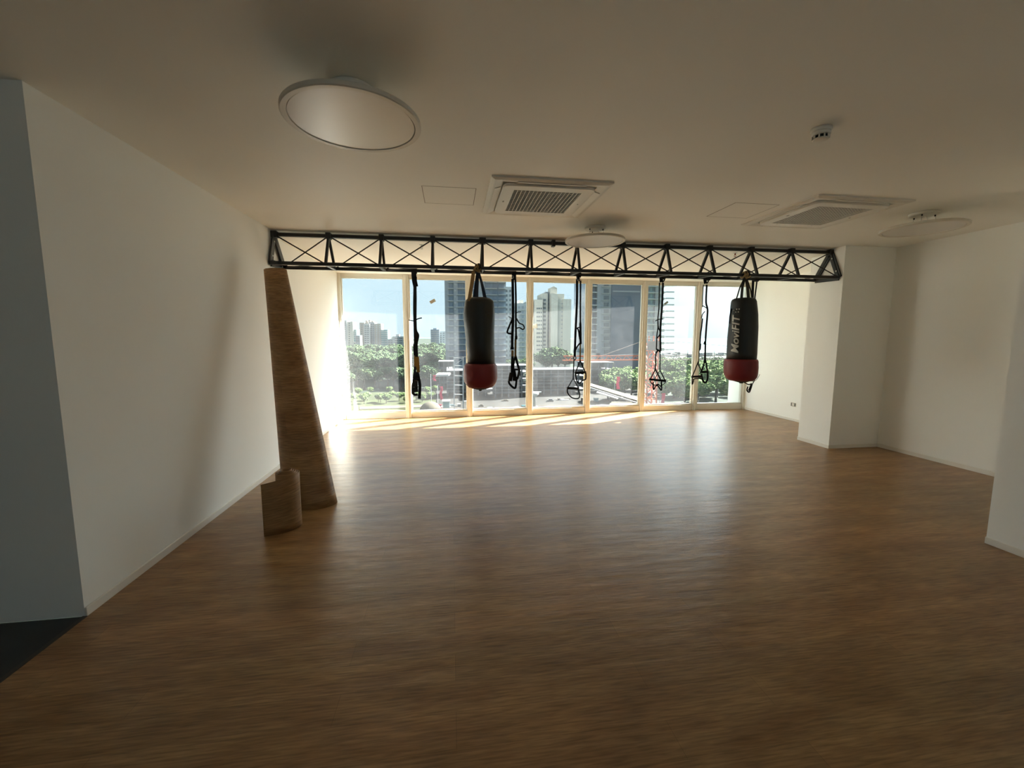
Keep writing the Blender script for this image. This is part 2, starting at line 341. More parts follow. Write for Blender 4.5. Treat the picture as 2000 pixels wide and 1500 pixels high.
def cassette(x, y, label):
    t_ = thing('air_conditioner', label, 'air conditioner', (x, y, H), 'ceiling cassette air conditioners')
    a = .475; m_ = MB()
    def ring(o, i, z0, z1):
        r = [(x - o, y - o), (x + o, y - o), (x + o, y + o), (x - o, y + o)]; s_ = [(x - i, y - i), (x + i, y - i), (x + i, y + i), (x - i, y + i)]
        m_.add([(*p, z0) for p in r] + [(*p, z1) for p in s_], [(k, (k + 1) % 4, 4 + (k + 1) % 4, 4 + k) for k in range(4)])
    ring(a, a, H, H - .012); ring(a, a - .03, H - .012, H - .022); ring(a - .03, a - .045, H - .022, H - .022); ring(a - .045, .375, H - .022, H - .01)
    m_.build('outer_panel', M_WHITEP, t_)
    for k in range(4):
        ang = k * math.pi / 2; v = MB(); c, s_ = math.cos(ang), math.sin(ang)
        pts = [(-.28, .383, H - .014), (.28, .383, H - .014), (.27, .432, H - .0235), (-.27, .432, H - .0235)]
        top = [(p[0], p[1], p[2] - .004) for p in pts]
        v.add([(x + p[0] * c - p[1] * s_, y + p[0] * s_ + p[1] * c, p[2]) for p in pts + top], [(0, 1, 2, 3), (7, 6, 5, 4), (0, 4, 5, 1), (1, 5, 6, 2), (2, 6, 7, 3), (3, 7, 4, 0)])
        v.build('air_vane', M_WHITEP, t_)
    # raised inner panel with rounded corners and a square opening
    o, r, n = .372, .06, 6; out = []
    for cx, cy, a0 in ((1, -1, -90), (1, 1, 0), (-1, 1, 90), (-1, -1, 180)):
        for k in range(n + 1):
            q = math.radians(a0 + 90 * k / n); out.append((x + cx * (o - r) + r * math.cos(q), y + cy * (o - r) + r * math.sin(q)))
    g = .278; hole = []
    for cx, cy in ((1, -1), (1, 1), (-1, 1), (-1, -1)): hole += [(x + cx * g, y + cy * g)] * (n + 1)
    m_ = MB(); K = len(out); zt, zb = H - .012, H - .032
    vs = [(*p, zt) for p in out] + [(*p, zb + .004) for p in out] + [(x + (p[0] - x) * .988, y + (p[1] - y) * .988, zb) for p in out] + [(*p, zb) for p in hole] + [(*p, zt) for p in hole]
    fs = []
    for lv in range(4):
        for k in range(K): fs.append((lv * K + k, lv * K + (k + 1) % K, (lv + 1) * K + (k + 1) % K, (lv + 1) * K + k))
    m_.add(vs, fs)
    me = m_.mesh('intake_panel', M_WHITEP); bm = bmesh.new(); bm.from_mesh(me); bmesh.ops.remove_doubles(bm, verts=bm.verts, dist=1e-5); bm.to_mesh(me); bm.free()
    obj('intake_panel', me, t_)
    MB().box((x - g, y - g, H - .012), (x + g, y + g, H - .006)).build('filter', M_DARK, t_)  # dark sheet behind the grille, shade of the recess put into its colour
    m_ = MB(); nx = 17
    for k in range(nx + 1):
        q = -g + 2 * g * k / nx; m_.box((x + q - .0025, y - g, zb + .001), (x + q + .0025, y + g, zb + .007)); 
    for k in range(24 + 1):
        q = -g + 2 * g * k / 24; m_.box((x - g, y + q - .0014, zb + .002), (x + g, y + q + .0014, zb + .006))
    gr = m_.build('grille', M_WHITEP, t_); gr['kind'] = 'stuff'
    MB().box((x - .335, y - .0, zb - .0015), (x - .322, y + .03, zb + .001)).build('badge', mat('grey_badge', (.2, .18, .13), .5), t_)
    MB().box((x + .322, y - .01, zb - .0015), (x + .332, y + .005, zb + .001)).build('indicator', mat('grey_badge', (.2, .18, .13), .5), t_)
    for cx in (-1, 1):
        MB().lathe([(.006, 0), (.006, .003)], 12, (x + cx * .2, y + .3, zb - .001)).build('screw', M_STEEL, t_)
cassette(.79, 3.71, 'white square ceiling air conditioner left of centre, nearest the middle lamp')
cassette(3.53, 3.72, 'white square ceiling air conditioner further right, toward the right wall')

t_ = thing('smoke_detector', 'small round white smoke detector on the ceiling at upper right', 'smoke detector', (2.12, 2.27, H))
m_ = MB(); m_.smooth = True; m_.lathe([(.052, 0), (.054, -.012), (.05, -.018), (.046, -.02)], 32, (2.12, 2.27, H)); m_.build('base', M_WHITEP, t_)
m_ = MB(); m_.smooth = True; m_.lathe([(.047, -.019), (.048, -.036), (.044, -.04)], 32, (2.12, 2.27, H)); m_.build('body', M_WHITEP, t_)
m_ = MB(); m_.lathe([(.034, -.038), (.034, -.056)], 24, (2.12, 2.27, H)); m_.build('sensing_chamber', mat('chamber_black', (.01, .01, .008), .7), t_)
for k in range(10):
    a = 2 * math.pi * k / 10; c_ = V((2.12 + .040 * math.cos(a), 2.27 + .040 * math.sin(a), H - .047))
    MB().bar(c_ + V((0, 0, .01)), c_ - V((0, 0, .012)), .007, .005).build('cage_rib', M_WHITEP, t_)
m_ = MB(); m_.smooth = True; m_.lathe([(.038, -.056), (.040, -.06), (.034, -.064), (.01, -.066)], 28, (2.12, 2.27, H)); m_.build('cap', M_WHITEP, t_)

def hatch(x, y, label):
    t_ = thing('access_panel', label, 'access panel', (x, y, H), 'flush ceiling access panels')
    s_ = .213; m_ = MB()
    for a, b in (((x - s_ - .004, y - s_), (x - s_, y + s_)), ((x + s_, y - s_), (x + s_ + .004, y + s_)), ((x - s_ - .004, y + s_), (x + s_ + .004, y + s_ + .004)), ((x - s_ - .004, y - s_ - .003), (x + s_ + .004, y - s_))):
        m_.box((a[0], a[1], H - .0012), (b[0], b[1], H + .002))
    m_.build('joint', mat('joint_brown', (.16, .12, .07), .8), t_)
    MB().box((x - s_, y - s_, H - .001), (x + s_, y + s_, H + .003)).build('panel', M_CEIL, t_)
hatch(.0035, 3.755, 'square flush access panel in the ceiling left of the nearer air conditioner')
hatch(2.735, 3.765, 'square flush access panel in the ceiling between the two air conditioners')

for px, py, c_, lb in ((823, 478, M_STEEL, 'small steel sprinkler head above the leftmost hanging strap'), (1436, 494, mat('copper_red', (.35, .1, .05), .4, .6), 'small reddish sprinkler head above the right punching bag')):
    p = at(px, py, Z=H2); t_ = thing('sprinkler_head', lb, 'sprinkler', p)
    MB().lathe([(.028, 0), (.028, -.003), (.01, -.006)], 20, p).build('escutcheon', M_STEEL, t_)
    MB().lathe([(.008, -.004), (.008, -.03)], 12, p).build('bulb_body', c_, t_)
    for s_ in (-1, 1): MB().tube([p + V((.008 * s_, 0, -.02)), p + V((.014 * s_, 0, -.035)), p + V((.003 * s_, 0, -.05))], .0025, 6).build('frame_arm', c_, t_)
    MB().lathe([(.015, -.05), (.015, -.053)], 12, p).build('deflector', c_, t_)

def outlet(p, nrm, label):
    t_ = thing('wall_outlet', label, 'outlet', p); n_ = V(nrm)
    def B(w_, h_, d0, d1, dy=0): 
        a = V((0, 1, 0)); m_ = MB(); c_ = p + a * dy
        m_.box(*[tuple(min(u, v) if k == 0 else max(u, v) for u, v in zip(c_ + n_ * d0 - a * w_ / 2 - V((0, 0, h_ / 2)), c_ + n_ * d1 + a * w_ / 2 + V((0, 0, h_ / 2)))) for k in (0, 1)]); return m_
    B(.118, .075, 0, .008).build('cover_plate', M_WHITEP, t_, bevel=.004)
    B(.1, .058, .0078, .0095).build('gap_shade_plate', mat('outlet_gap', (.12, .12, .11), .6), t_)  # dark plate stands in for the shade of a gap round the socket
    B(.055, .05, .008, .012).build('socket', M_WHITEP, t_, bevel=.002)
    B(.012, .05, .008, .013, -.042).build('side_module', mat('outlet_gap', (.12, .12, .11), .6), t_)
outlet(V((RX, 6.72, .30)), (-1, 0, 0), 'white wall outlet low on the right wall near the column')
outlet(V((W, 7.36, .29)), (1, 0, 0), 'small wall outlet low on the left wall beside the window')

# ------------------------------------------------------------------ floor covering rolls
def sheet(prof_fn, turns_pts, nz, name, t_, thick=.004):
    """surface through prof_fn(u, t): u along the sheet, t from bottom to top; given real thickness"""
    m_ = MB(); nu = turns_pts; vs = []; uv = []
    for j in range(nz + 1):
        for i in range(nu + 1): vs.append(prof_fn(i / nu, j / nz))
    fs = [(j * (nu + 1) + i, j * (nu + 1) + i + 1, (j + 1) * (nu + 1) + i + 1, (j + 1) * (nu + 1) + i) for j in range(nz) for i in range(nu)]
    me = bpy.data.meshes.new(name); me.from_pydata([tuple(v) for v in vs], [], fs); me.materials.append(M_WOODUV)
    ul = me.uv_layers.new(name='UVMap'); L_ = t_['_len']; Hh = t_['_hei']
    for lp in me.loops:
        vi = lp.vertex_index; i = vi % (nu + 1); j = vi // (nu + 1); ul.data[lp.index].uv = (i / nu * L_, j / nz * Hh)
    for p in me.polygons: p.use_smooth = True
    o = obj(name, me, t_); s_ = o.modifiers.new('thickness', 'SOLIDIFY'); s_.thickness = thick; s_.offset = 0; return o
t_ = thing('vinyl_roll', 'tall cone-shaped roll of wood-print flooring leaning against the left wall', 'roll', (-1.275, 3.95, 0)); t_['_len'] = 4.2; t_['_hei'] = 2.1
B0 = V((-1.279, 3.875, .001)); pl, pr_ = at(515, 522, Y=4.55), at(559, 529, Y=4.55); T0 = (pl + pr_) / 2; T0.z = 2.165; rt = (pr_ - pl).length / 2 * 1.0
def tall(u, t):
    turns = 3.2; a = math.radians(115) - u * turns * 2 * math.pi
    r0 = .232 - .008 * 0; r = (r0 + (rt - r0) * (t ** .92)) * (1 - .22 * u); r *= 1 + .02 * math.sin(5 * u + 3 * t)
    c_ = B0.lerp(T0, t); c_.z = t * T0.z
    if u > .0: c_ = c_ + V((0, 0, .012 * u * t))
    return c_ + V((r * math.cos(a), r * math.sin(a) * (.62 + .3 * t), 0)) + V((0, 0, (.018 * math.sin(a) * t)))
sheet(tall, 150, 24, 'rolled_sheet', t_)
t_ = thing('vinyl_roll', 'short upright roll of wood-print flooring standing before the tall one', 'roll', (-1.30, 3.42, 0)); t_['_len'] = 1.9; t_['_hei'] = .42
C1 = V((-1.297, 3.437, .001)); rs = .088
def short(u, t):
    # outer flap runs from lower left to the right side, then coils inward
    fl_ = .16; z = .001 + t * (.405 + .03 * min(1, u / .1))
    a_end = math.radians(-20)
    pe = C1 + V((rs * math.cos(a_end), rs * math.sin(a_end), 0)); ps = V((-1.419, 3.262, 0))
    if u < fl_:
        s_ = u / fl_; ctrl = V((-1.235, 3.305, 0)); p = ps * (1 - s_) ** 2 + ctrl * 2 * s_ * (1 - s_) + pe * s_ ** 2
        return V((p.x, p.y, z))
    s_ = (u - fl_) / (1 - fl_); a = a_end + s_ * 4.2 * 2 * math.pi; r = rs * (1 - .62 * s_)
    return V((C1.x + r * math.cos(a), C1.y + r * math.sin(a), z + .03 * t * 0 + .03 * t * s_))
sheet(short, 170, 8, 'rolled_sheet', t_, .0035)
for o_ in list(COL.objects):
    if '_len' in o_: del o_['_len']; del o_['_hei']

# ------------------------------------------------------------------ ceiling truss
def lerp(a, b, t): return a + (b - a) * t
tr = thing('ceiling_truss', 'black triangular steel truss spanning from the left wall to the right column', 'truss', (W, 5.2, 2.3))
XL, XR = W + .012, CX - .012
def TP(t): return V((lerp(XL + .012, XR - .0, t), lerp(5.20, 5.125, t), lerp(2.648, 2.646, t)))
def NP(t): return V((lerp(XL, XR, t), lerp(5.075, 4.97, t), lerp(2.315, 2.295, t)))
def FP(t): return V((lerp(XL, XR, t), lerp(5.455, 5.335, t), lerp(2.325, 2.305, t)))
MB().bar(TP(0), TP(1), .038).build('top_chord', M_BLACK, tr, bevel=.004)
MB().bar(NP(0), NP(1), .038).build('bottom_chord', M_BLACK, tr, bevel=.004)
MB().bar(FP(0), FP(1), .038).build('bottom_chord', M_BLACK, tr, bevel=.004)
NB = 12
for i in range(NB + 1):
    t = i / NB; big = .055 if i in (0, 4, 12) else .04
    MB().bar(TP(t), NP(t), .028, .028).build('web_post', M_BLACK, tr, bevel=.002)
    MB().bar(TP(t), FP(t), .028, .028).build('web_post', M_BLACK, tr, bevel=.002)
    MB().bar(NP(t), FP(t), .04, .03).build('bottom_tie', M_BLACK, tr, bevel=.002)
    MB().box(tuple(TP(t) - V((big * .7, .035, .035))), tuple(TP(t) + V((big * .7, .035, .034)))).build('joint_plate', M_BLACK, tr, bevel=.004)
    if i in (0, NB):
        x_ = TP(t).x; s_ = 1 if i == 0 else -1
        a, b, c_ = TP(t), NP(t), FP(t)
        e = MB()
        for p, q in ((a, b), (a, c_), (b, c_)): e.bar(V((x_ , p.y, p.z)), V((x_, q.y, q.z)), .016, .075)
        ep = e.build('end_plate', M_BLACK, tr)
        for p, q in ((a, b), (b, c_)):
            for k in (.25, .75):
                r_ = p.lerp(q, k); m_ = MB(); m_.bar(V((x_ + s_ * .008, r_.y, r_.z)), V((x_ + s_ * .016, r_.y, r_.z)), .016); m_.build('bolt', M_STEEL, ep)
for i in range(NB):
    a, b = i / NB, (i + 1) / NB
    MB().tube([TP(a), NP(b)], .0075, 6).build('diagonal_rod', M_ROD, tr); MB().tube([FP(a), TP(b)], .0075, 6).build('diagonal_rod', M_ROD, tr)
    p, q = (NP(a), FP(b)) if i % 2 else (FP(a), NP(b))
    MB().tube([p, q], .008, 6).build('lacing_rod', M_ROD, tr)
MB().box(tuple(TP(5.48 / 12) - V((.02, .034, .04))), tuple(TP(5.48 / 12) + V((.02, .034, .036)))).build('pipe_clamp', M_BLACK, tr, bevel=.003)

# ------------------------------------------------------------------ suspension trainers
def P(pts, Y): return [at(x, y, Y=Y) for x, y in pts]
K = 5.47 / F_PX          # metres per pixel at the straps
def smooth(pts, n=4):
    if len(pts) < 3: return pts
    out = []
    for i in range(len(pts) - 1):
        p0 = pts[max(i - 1, 0)]; p1 = pts[i]; p2 = pts[i + 1]; p3 = pts[min(i + 2, len(pts) - 1)]
        for k in range(n):
            t = k / n; out.append(tuple(.5 * (2 * p1[j] + (p2[j] - p0[j]) * t + (2 * p0[j] - 5 * p1[j] + 4 * p2[j] - p3[j]) * t * t + (3 * p1[j] - p0[j] - 3 * p2[j] + p3[j]) * t ** 3) for j in (0, 1)))
    out.append(tuple(pts[-1])); return out
def trainer(label, anchor, items, Y=5.385):
    t_ = thing('suspension_trainer', label, 'suspension trainer', at(anchor[0], anchor[1], Y=Y), 'suspension trainers hanging from the truss')
    m_ = MB(); ax = at(anchor[0], 533, Y=5.40).x; yc = lerp(5.455, 5.335, (ax - XL) / (XR - XL)); zc = lerp(2.325, 2.305, (ax - XL) / (XR - XL))
    loop = [V((ax, yc + .034 * math.cos(a), zc + .034 * math.sin(a))) for a in [2 * math.pi * k / 12 for k in range(12)]]
    vs = []; 
    for p in loop:
        d = V((0, p.y - yc, p.z - zc)).normalized() * .003
        vs += [p - V((.025, 0, 0)) - d, p + V((.025, 0, 0)) - d, p + V((.025, 0, 0)) + d, p - V((.025, 0, 0)) + d]
    m_.add(vs, [(i * 4 + q, i * 4 + (q + 1) % 4, ((i + 1) % 12) * 4 + (q + 1) % 4, ((i + 1) % 12) * 4 + q) for i in range(12) for q in range(4)])
    m_.build('anchor_loop', M_WEB, t_)
    for k, it in enumerate(items):
        nm, ma, kind, pts, w_ = it[:5]; dy = it[5] if len(it) > 5 else 0
        sp = smooth(pts) if kind != 'g' else pts
        q = P(sp, Y + dy); m_ = MB()
        if kind == 'f': m_.tube(q, 0, flat=(w_ * K, .004))
        elif kind == 'g': m_.smooth = True; m_.tube(q, w_ * K / 2, 12)
        else: m_.smooth = True; m_.tube(q, w_ * K / 2, 7)
        m_.build(nm, ma, t_)
B, Yw, Fm, Sx, Tn = M_WEB, M_YEL, M_FOAM, M_STEEL, M_TAN
trainer('black and yellow strap trainer bundled tight, leftmost of the hanging straps', (810, 535), [
    ('anchor_strap', B, 'f', [(808, 528), (809, 545), (812, 560)], 9), ('strap', B, 'f', [(811, 540), (810, 600), (811, 640), (812, 695)], 6),
    ('strap', B, 'f', [(810, 545), (811, 580), (811, 640), (816, 655), (813, 672), (814, 697)], 5.5, -.012), ('adjuster_tab', B, 'f', [(798, 625), (809, 627)], 1.6), ('adjuster_tab', B, 'f', [(812, 625), (818, 622), (824, 621)], 2),
    ('buckle', B, 'f', [(811, 672), (812, 694)], 8, -.02), ('lower_strap', Yw, 'f', [(812, 694), (812, 716)], 6.5), ('lower_strap', Yw, 'f', [(815, 697), (817, 727)], 6, -.014),
    ('handle_strap', B, 'f', [(811, 716), (809, 740), (806.5, 755), (807, 768)], 5), ('handle_strap', B, 'f', [(815, 726), (819, 745), (820, 756), (819, 779)], 5.5, -.01),
    ('grip', Fm, 'g', [(808, 754), (816, 758)], 6), ('grip', Fm, 'g', [(810, 741), (818, 741)], 6, -.012), ('foot_cradle', B, 'f', [(807, 758), (806.5, 768), (811, 771), (816, 770)], 4.5), ('foot_cradle', B, 'f', [(812, 730), (812, 750), (813, 766)], 7, -.01)])
trainer('strap trainer with curled side loops right of the first punching bag', (1004, 535), [
    ('anchor_strap', B, 'f', [(1004, 534), (1004, 547)], 8), ('carabiner', Sx, 't', [(1001, 538), (1003, 541), (1001, 544), (999.5, 541), (1001, 538)], 1.3),
    ('strap', B, 'f', [(1001, 545), (1001.5, 560), (1002, 620), (1000.5, 660), (1000.5, 682)], 5.2), ('strap', B, 'f', [(1006.5, 545), (1007.5, 580), (1007.5, 620), (1008, 662)], 3.6),
    ('strap_loop', B, 'f', [(1001, 622), (996, 634), (991, 647), (993, 651), (1000, 652)], 3.4, -.01), ('strap_loop', B, 'f', [(1009, 622), (1014, 631), (1021, 634), (1024, 640), (1021, 643.5), (1015, 640), (1009, 641)], 2.4, -.01),
    ('adjuster_tab', B, 'f', [(993, 618), (1000, 622)], 1.3), ('adjuster_tab', B, 'f', [(1008, 612), (1012, 609.5), (1018, 609)], 1.5), ('buckle', Fm, 'f', [(1000.5, 678), (1000, 683)], 7, -.01), ('buckle', Fm, 'f', [(1008, 656), (1008, 663)], 5, -.01),
    ('lower_strap', Tn, 'f', [(1001, 684), (1001, 697)], 5), ('lower_strap', Tn, 'f', [(1007, 663), (1006.5, 697)], 4), ('handle_strap', B, 'f', [(1001, 696), (1000, 715), (1000, 728)], 5),
    ('handle_strap', B, 'f', [(1006.5, 694), (1011, 712), (1014, 725), (1010, 741)], 4.5), ('handle_strap', B, 'f', [(1006, 696), (1003, 713), (1004, 726), (1008, 738)], 3.5), ('grip', Fm, 'g', [(1003, 721.5), (1013, 722)], 3.5, -.01),
    ('grip', Fm, 'g', [(999, 728), (996, 744)], 8), ('foot_cradle', B, 'f', [(1009, 738), (1008, 750), (1006, 758), (1000, 755), (994, 747), (996, 736)], 4), ('foot_cradle', B, 'f', [(1003, 722), (1005, 735), (1004, 744)], 7)])
trainer('strap trainer with two triangular handles hanging at unequal heights, in the middle', (1130, 537), [
    ('anchor_strap', B, 'f', [(1130, 536), (1129, 549)], 7), ('carabiner', Sx, 't', [(1126, 540), (1127, 546), (1129, 548), (1132, 543), (1130, 539)], 1.6),
    ('strap', B, 'f', [(1127, 545), (1127, 580), (1125.5, 620), (1124, 650), (1122.5, 697)], 4.4), ('strap', B, 'f', [(1134, 548), (1133.5, 620), (1134, 670)], 3),
    ('strap_loop', B, 'f', [(1127, 640), (1130, 646), (1132, 660), (1134, 668), (1128, 676), (1124, 684)], 2.8, -.01), ('adjuster_tab', B, 'f', [(1128, 640), (1133, 639)], 2), ('buckle', B, 'f', [(1133.5, 630), (1134, 672)], 4.4, -.008),
    ('buckle', Fm, 't', [(1122, 694), (1120.5, 700), (1123, 703), (1125, 699), (1123, 695)], 1.8), ('lower_strap', B, 'f', [(1121, 702), (1119.5, 740)], 2.2), ('lower_strap', Yw, 'f', [(1133.5, 672), (1133, 704)], 2.6),
    ('handle_strap', B, 'f', [(1119.5, 739), (1109, 757)], 1.6), ('handle_strap', B, 'f', [(1119.5, 739), (1129, 757)], 1.6), ('grip', Fm, 'g', [(1107.5, 758), (1130, 759)], 5),
    ('foot_cradle', B, 'f', [(1108, 760), (1109, 768), (1116, 776), (1124, 778.5), (1131, 777), (1132, 769), (1129, 760)], 2.4), ('handle_strap', B, 'f', [(1133, 704), (1124, 728)], 2.3), ('handle_strap', B, 'f', [(1133, 704), (1143, 727)], 2.3),
    ('grip', Fm, 'g', [(1123, 729), (1144, 727)], 4.8), ('foot_cradle', B, 'f', [(1124, 731), (1126, 741), (1129, 748), (1134, 747), (1138, 743), (1144, 740), (1144, 728)], 2.6)])
trainer('strap trainer whose two handles hang crossed together, second from the right window end', (1293, 541), [
    ('anchor_strap', B, 'f', [(1291, 539), (1292, 551)], 7.5), ('anchor_hook', B, 'f', [(1300, 541), (1297, 548), (1293, 551)], 2.4), ('strap', B, 'f', [(1288, 552), (1287, 600), (1285, 622), (1285, 640), (1283, 655), (1282, 683)], 2.2), ('strap', B, 'f', [(1295, 552), (1293, 600), (1290, 640), (1290, 686)], 4),
    ('strap_loop', B, 'f', [(1285, 625), (1286, 640), (1290, 650), (1284, 660)], 2.2, -.01), ('adjuster_tab', B, 'f', [(1280, 627), (1286, 624), (1295, 623)], 1.8), ('buckle', Fm, 'f', [(1281, 690), (1286, 684), (1290, 689)], 3, -.01),
    ('buckle', Fm, 'f', [(1282, 682), (1288, 685)], 3, -.012), ('lower_strap', B, 'f', [(1281, 690), (1280, 722)], 2.4), ('lower_strap', B, 'f', [(1289.5, 690), (1289, 724)], 2), ('handle_strap', B, 'f', [(1280, 721), (1270, 741)], 2.2), ('handle_strap', B, 'f', [(1280, 721), (1291, 743)], 2.6),
    ('handle_strap', B, 'f', [(1289, 723), (1299, 743)], 2.2, .03), ('handle_strap', B, 'f', [(1289, 723), (1278, 741)], 1.4, .03), ('grip', Fm, 'g', [(1268.5, 741), (1300, 744)], 4.6), ('foot_cradle', B, 'f', [(1270, 744), (1273, 749), (1279, 752), (1286, 751), (1291, 755), (1291, 746)], 2),
    ('foot_cradle', B, 'f', [(1276, 745), (1276, 761), (1281, 754), (1286, 750)], 2.6, .02), ('foot_cradle', B, 'f', [(1284, 752), (1288, 758), (1292, 762), (1292, 745)], 2.6, .02), ('foot_cradle', B, 'f', [(1300, 746), (1296, 751), (1291, 753)], 1.3)])
trainer('strap trainer with one twisted thin strap, left of the lettered punching bag', (1380, 543), [
    ('anchor_strap', B, 'f', [(1376, 541), (1378, 554)], 6.5), ('anchor_hook', B, 'f', [(1384, 543), (1383, 550), (1380, 554)], 2.4), ('strap', B, 'f', [(1374, 556), (1372.5, 580), (1372, 600)], 1.4), ('strap', B, 'f', [(1372, 622), (1370, 640), (1368, 655), (1367, 680), (1366, 684)], 3),
    ('strap', B, 'f', [(1380.5, 556), (1379, 590), (1382, 606), (1379.5, 640), (1378, 665), (1377, 702)], 3.8), ('adjuster_tab', B, 'f', [(1372, 597), (1376, 599), (1380, 602)], 1.6), ('adjuster_tab', B, 'f', [(1377, 608), (1372, 614), (1370, 622)], 1.8),
    ('buckle', Fm, 'f', [(1377, 667), (1376, 673)], 5, -.01), ('buckle', Fm, 'f', [(1368, 672), (1367, 683)], 4, -.01), ('lower_strap', B, 'f', [(1366, 684), (1364, 712)], 1.5), ('handle_strap', B, 'f', [(1364, 706), (1352, 736)], 2.2), ('handle_strap', B, 'f', [(1364, 712), (1370, 724)], 2.4),
    ('grip', Fm, 'g', [(1351, 736), (1371, 735)], 4.6), ('foot_cradle', B, 'f', [(1352, 737), (1352, 751), (1354.5, 744), (1356, 740), (1370, 739)], 2.2), ('handle_strap', B, 'f', [(1377, 700), (1374, 714), (1369, 727)], 3), ('handle_strap', B, 'f', [(1377, 700), (1380, 714), (1382, 727)], 3),
    ('grip', Fm, 'g', [(1368, 727), (1383, 726)], 4.8), ('foot_cradle', B, 'f', [(1370, 730), (1372, 741), (1376, 747), (1380, 745), (1382, 738), (1382, 727)], 4)])
trainer('strap trainer mostly hidden behind the lettered punching bag', (1473, 546), [
    ('anchor_strap', B, 'f', [(1471, 544), (1470, 575), (1469, 600)], 5.5), ('anchor_hook', B, 'f', [(1479, 545), (1477, 560), (1474, 585), (1474, 605)], 3), ('strap', B, 'f', [(1470, 598), (1468, 660), (1466, 735)], 4), ('strap', B, 'f', [(1474, 600), (1474, 660), (1476, 738)], 3),
    ('handle_strap', B, 'f', [(1476, 736), (1472, 746), (1469, 750)], 1.8), ('handle_strap', B, 'f', [(1452, 746), (1462, 751), (1468, 749)], 2), ('grip', Fm, 'g', [(1468, 750), (1462.5, 763)], 3.6), ('foot_cradle', B, 'f', [(1469, 750), (1466, 760), (1463, 766), (1459, 762), (1461, 755)], 3),
    ('cord', Fm, 't', [(1484, 731), (1478, 741), (1470, 745), (1466, 740)], 1)])

# ------------------------------------------------------------------ punching bags
def bag(label, rows, red_y, bot_y, Y, strap_spec, knot, dent0=.007):
    """rows: (py, px_left, px_right) down the body"""
    pc = at((rows[0][1] + rows[0][2]) / 2, rows[0][0], Y=Y)
    t_ = thing('punching_bag', label, 'punching bag', pc, 'punching bags')
    def section(rws, name, ma, n=40, dent=.003):
        m_ = MB(); m_.smooth = True; vs = []; fs = []
        for py, a, b in rws:
            A, B_ = at(a, py, Y=Y), at(b, py, Y=Y); c_ = (A + B_) / 2; r = (B_ - A).length / 2 * Y / math.hypot(c_.x, Y)
            for k in range(n):
                q = 2 * math.pi * k / n; d = noise.noise(V((math.cos(q) * 1.6, math.sin(q) * 1.6, c_.z * 4))) * dent * 2 if r > .05 else 0
                vs.append(V((c_.x + (r + d) * math.cos(q), c_.y + (r + d) * math.sin(q), c_.z)))
        for i in range(len(rws) - 1):
            for k in range(n): fs.append((i * n + k, i * n + (k + 1) % n, (i + 1) * n + (k + 1) % n, (i + 1) * n + k))
        fs.append(tuple(range(n))); fs.append(tuple((len(rws) - 1) * n + k for k in range(n)))
        m_.add(vs, fs); return m_.build(name, ma, t_)
    section(rows, 'bag_body', M_BAG, dent=dent0)
    section(red_y, 'red_cuff', M_RED, dent=.002)
    section(bot_y, 'bottom_cap', M_FOAM)
    for nm, ma, pts, w_, dy in strap_spec:
        q = [at(x, y, Y=Y + dy * k / max(1, len(pts) - 1)) for k, (x, y) in enumerate(pts)]
        MB().tube(q, 0, flat=(w_ * K * .94, .004)).build(nm, ma, t_)
    # webbing wound round the chord
    kx, ky, ma = knot; p = at(kx, ky, Y=Y); cc = NP((p.x - XL) / (XR - XL))
    for j in range(4):
        m_ = MB(); m_.smooth = True; ring = []
        for k in range(20):
            a = 2 * math.pi * k / 20; r = .036 + .004 * j; ring.append(V((p.x + (-.032 + .02 * j) + .014 * math.sin(a + j), cc.y + r * math.cos(a), cc.z + r * math.sin(a))))
        m_.tube(ring, .011, 6, closed=True); m_.build('knot_turn', ma[j % len(ma)], t_)
    m_ = MB(); m_.smooth = True; ring = [V((p.x + .03 * math.cos(a), cc.y - .045 + .01 * math.sin(2 * a), cc.z - .012 + .026 * math.sin(a))) for a in [2 * math.pi * k / 16 for k in range(16)]]
    m_.tube(ring, .010, 6, closed=True); m_.build('knot_turn', ma[0], t_)
    return t_
b1 = bag('dark punching bag with red lower cuff and tan knotted strap, left one', [(581, 926, 942), (581.5, 918, 953), (584, 912, 959), (587, 908, 963), (592, 906.5, 965), (604, 905.5, 966), (612, 905, 966), (625, 905.5, 966), (645, 908, 966), (680, 911, 966), (712, 912, 966)],
    [(709, 914, 963), (710, 909, 967.5), (714, 905.5, 970.5), (725, 905, 971), (738, 905.5, 971), (746, 907, 969), (753, 912, 965), (756, 915, 961)],
    [(754, 914, 962), (758, 921, 955), (760.3, 930, 946), (761.3, 935, 941), (763.5, 935.5, 940.5)], 5.03,
    [('hanging_strap', M_TAN, [(925, 530), (922, 552), (916, 588)], 6.5, -.13), ('hanging_strap', M_BLUE, [(932, 532), (925, 586)], 4, .08), ('hanging_strap', M_BLUE, [(933, 534), (931, 582)], 5.5, -.1), ('hanging_strap', M_BLUE, [(935, 533), (943, 560), (949, 586)], 4.5, -.1), ('hanging_strap', M_BLUE, [(936, 533), (946, 586)], 3, .1)],
    (933, 524, [M_TAN, M_WEB]))
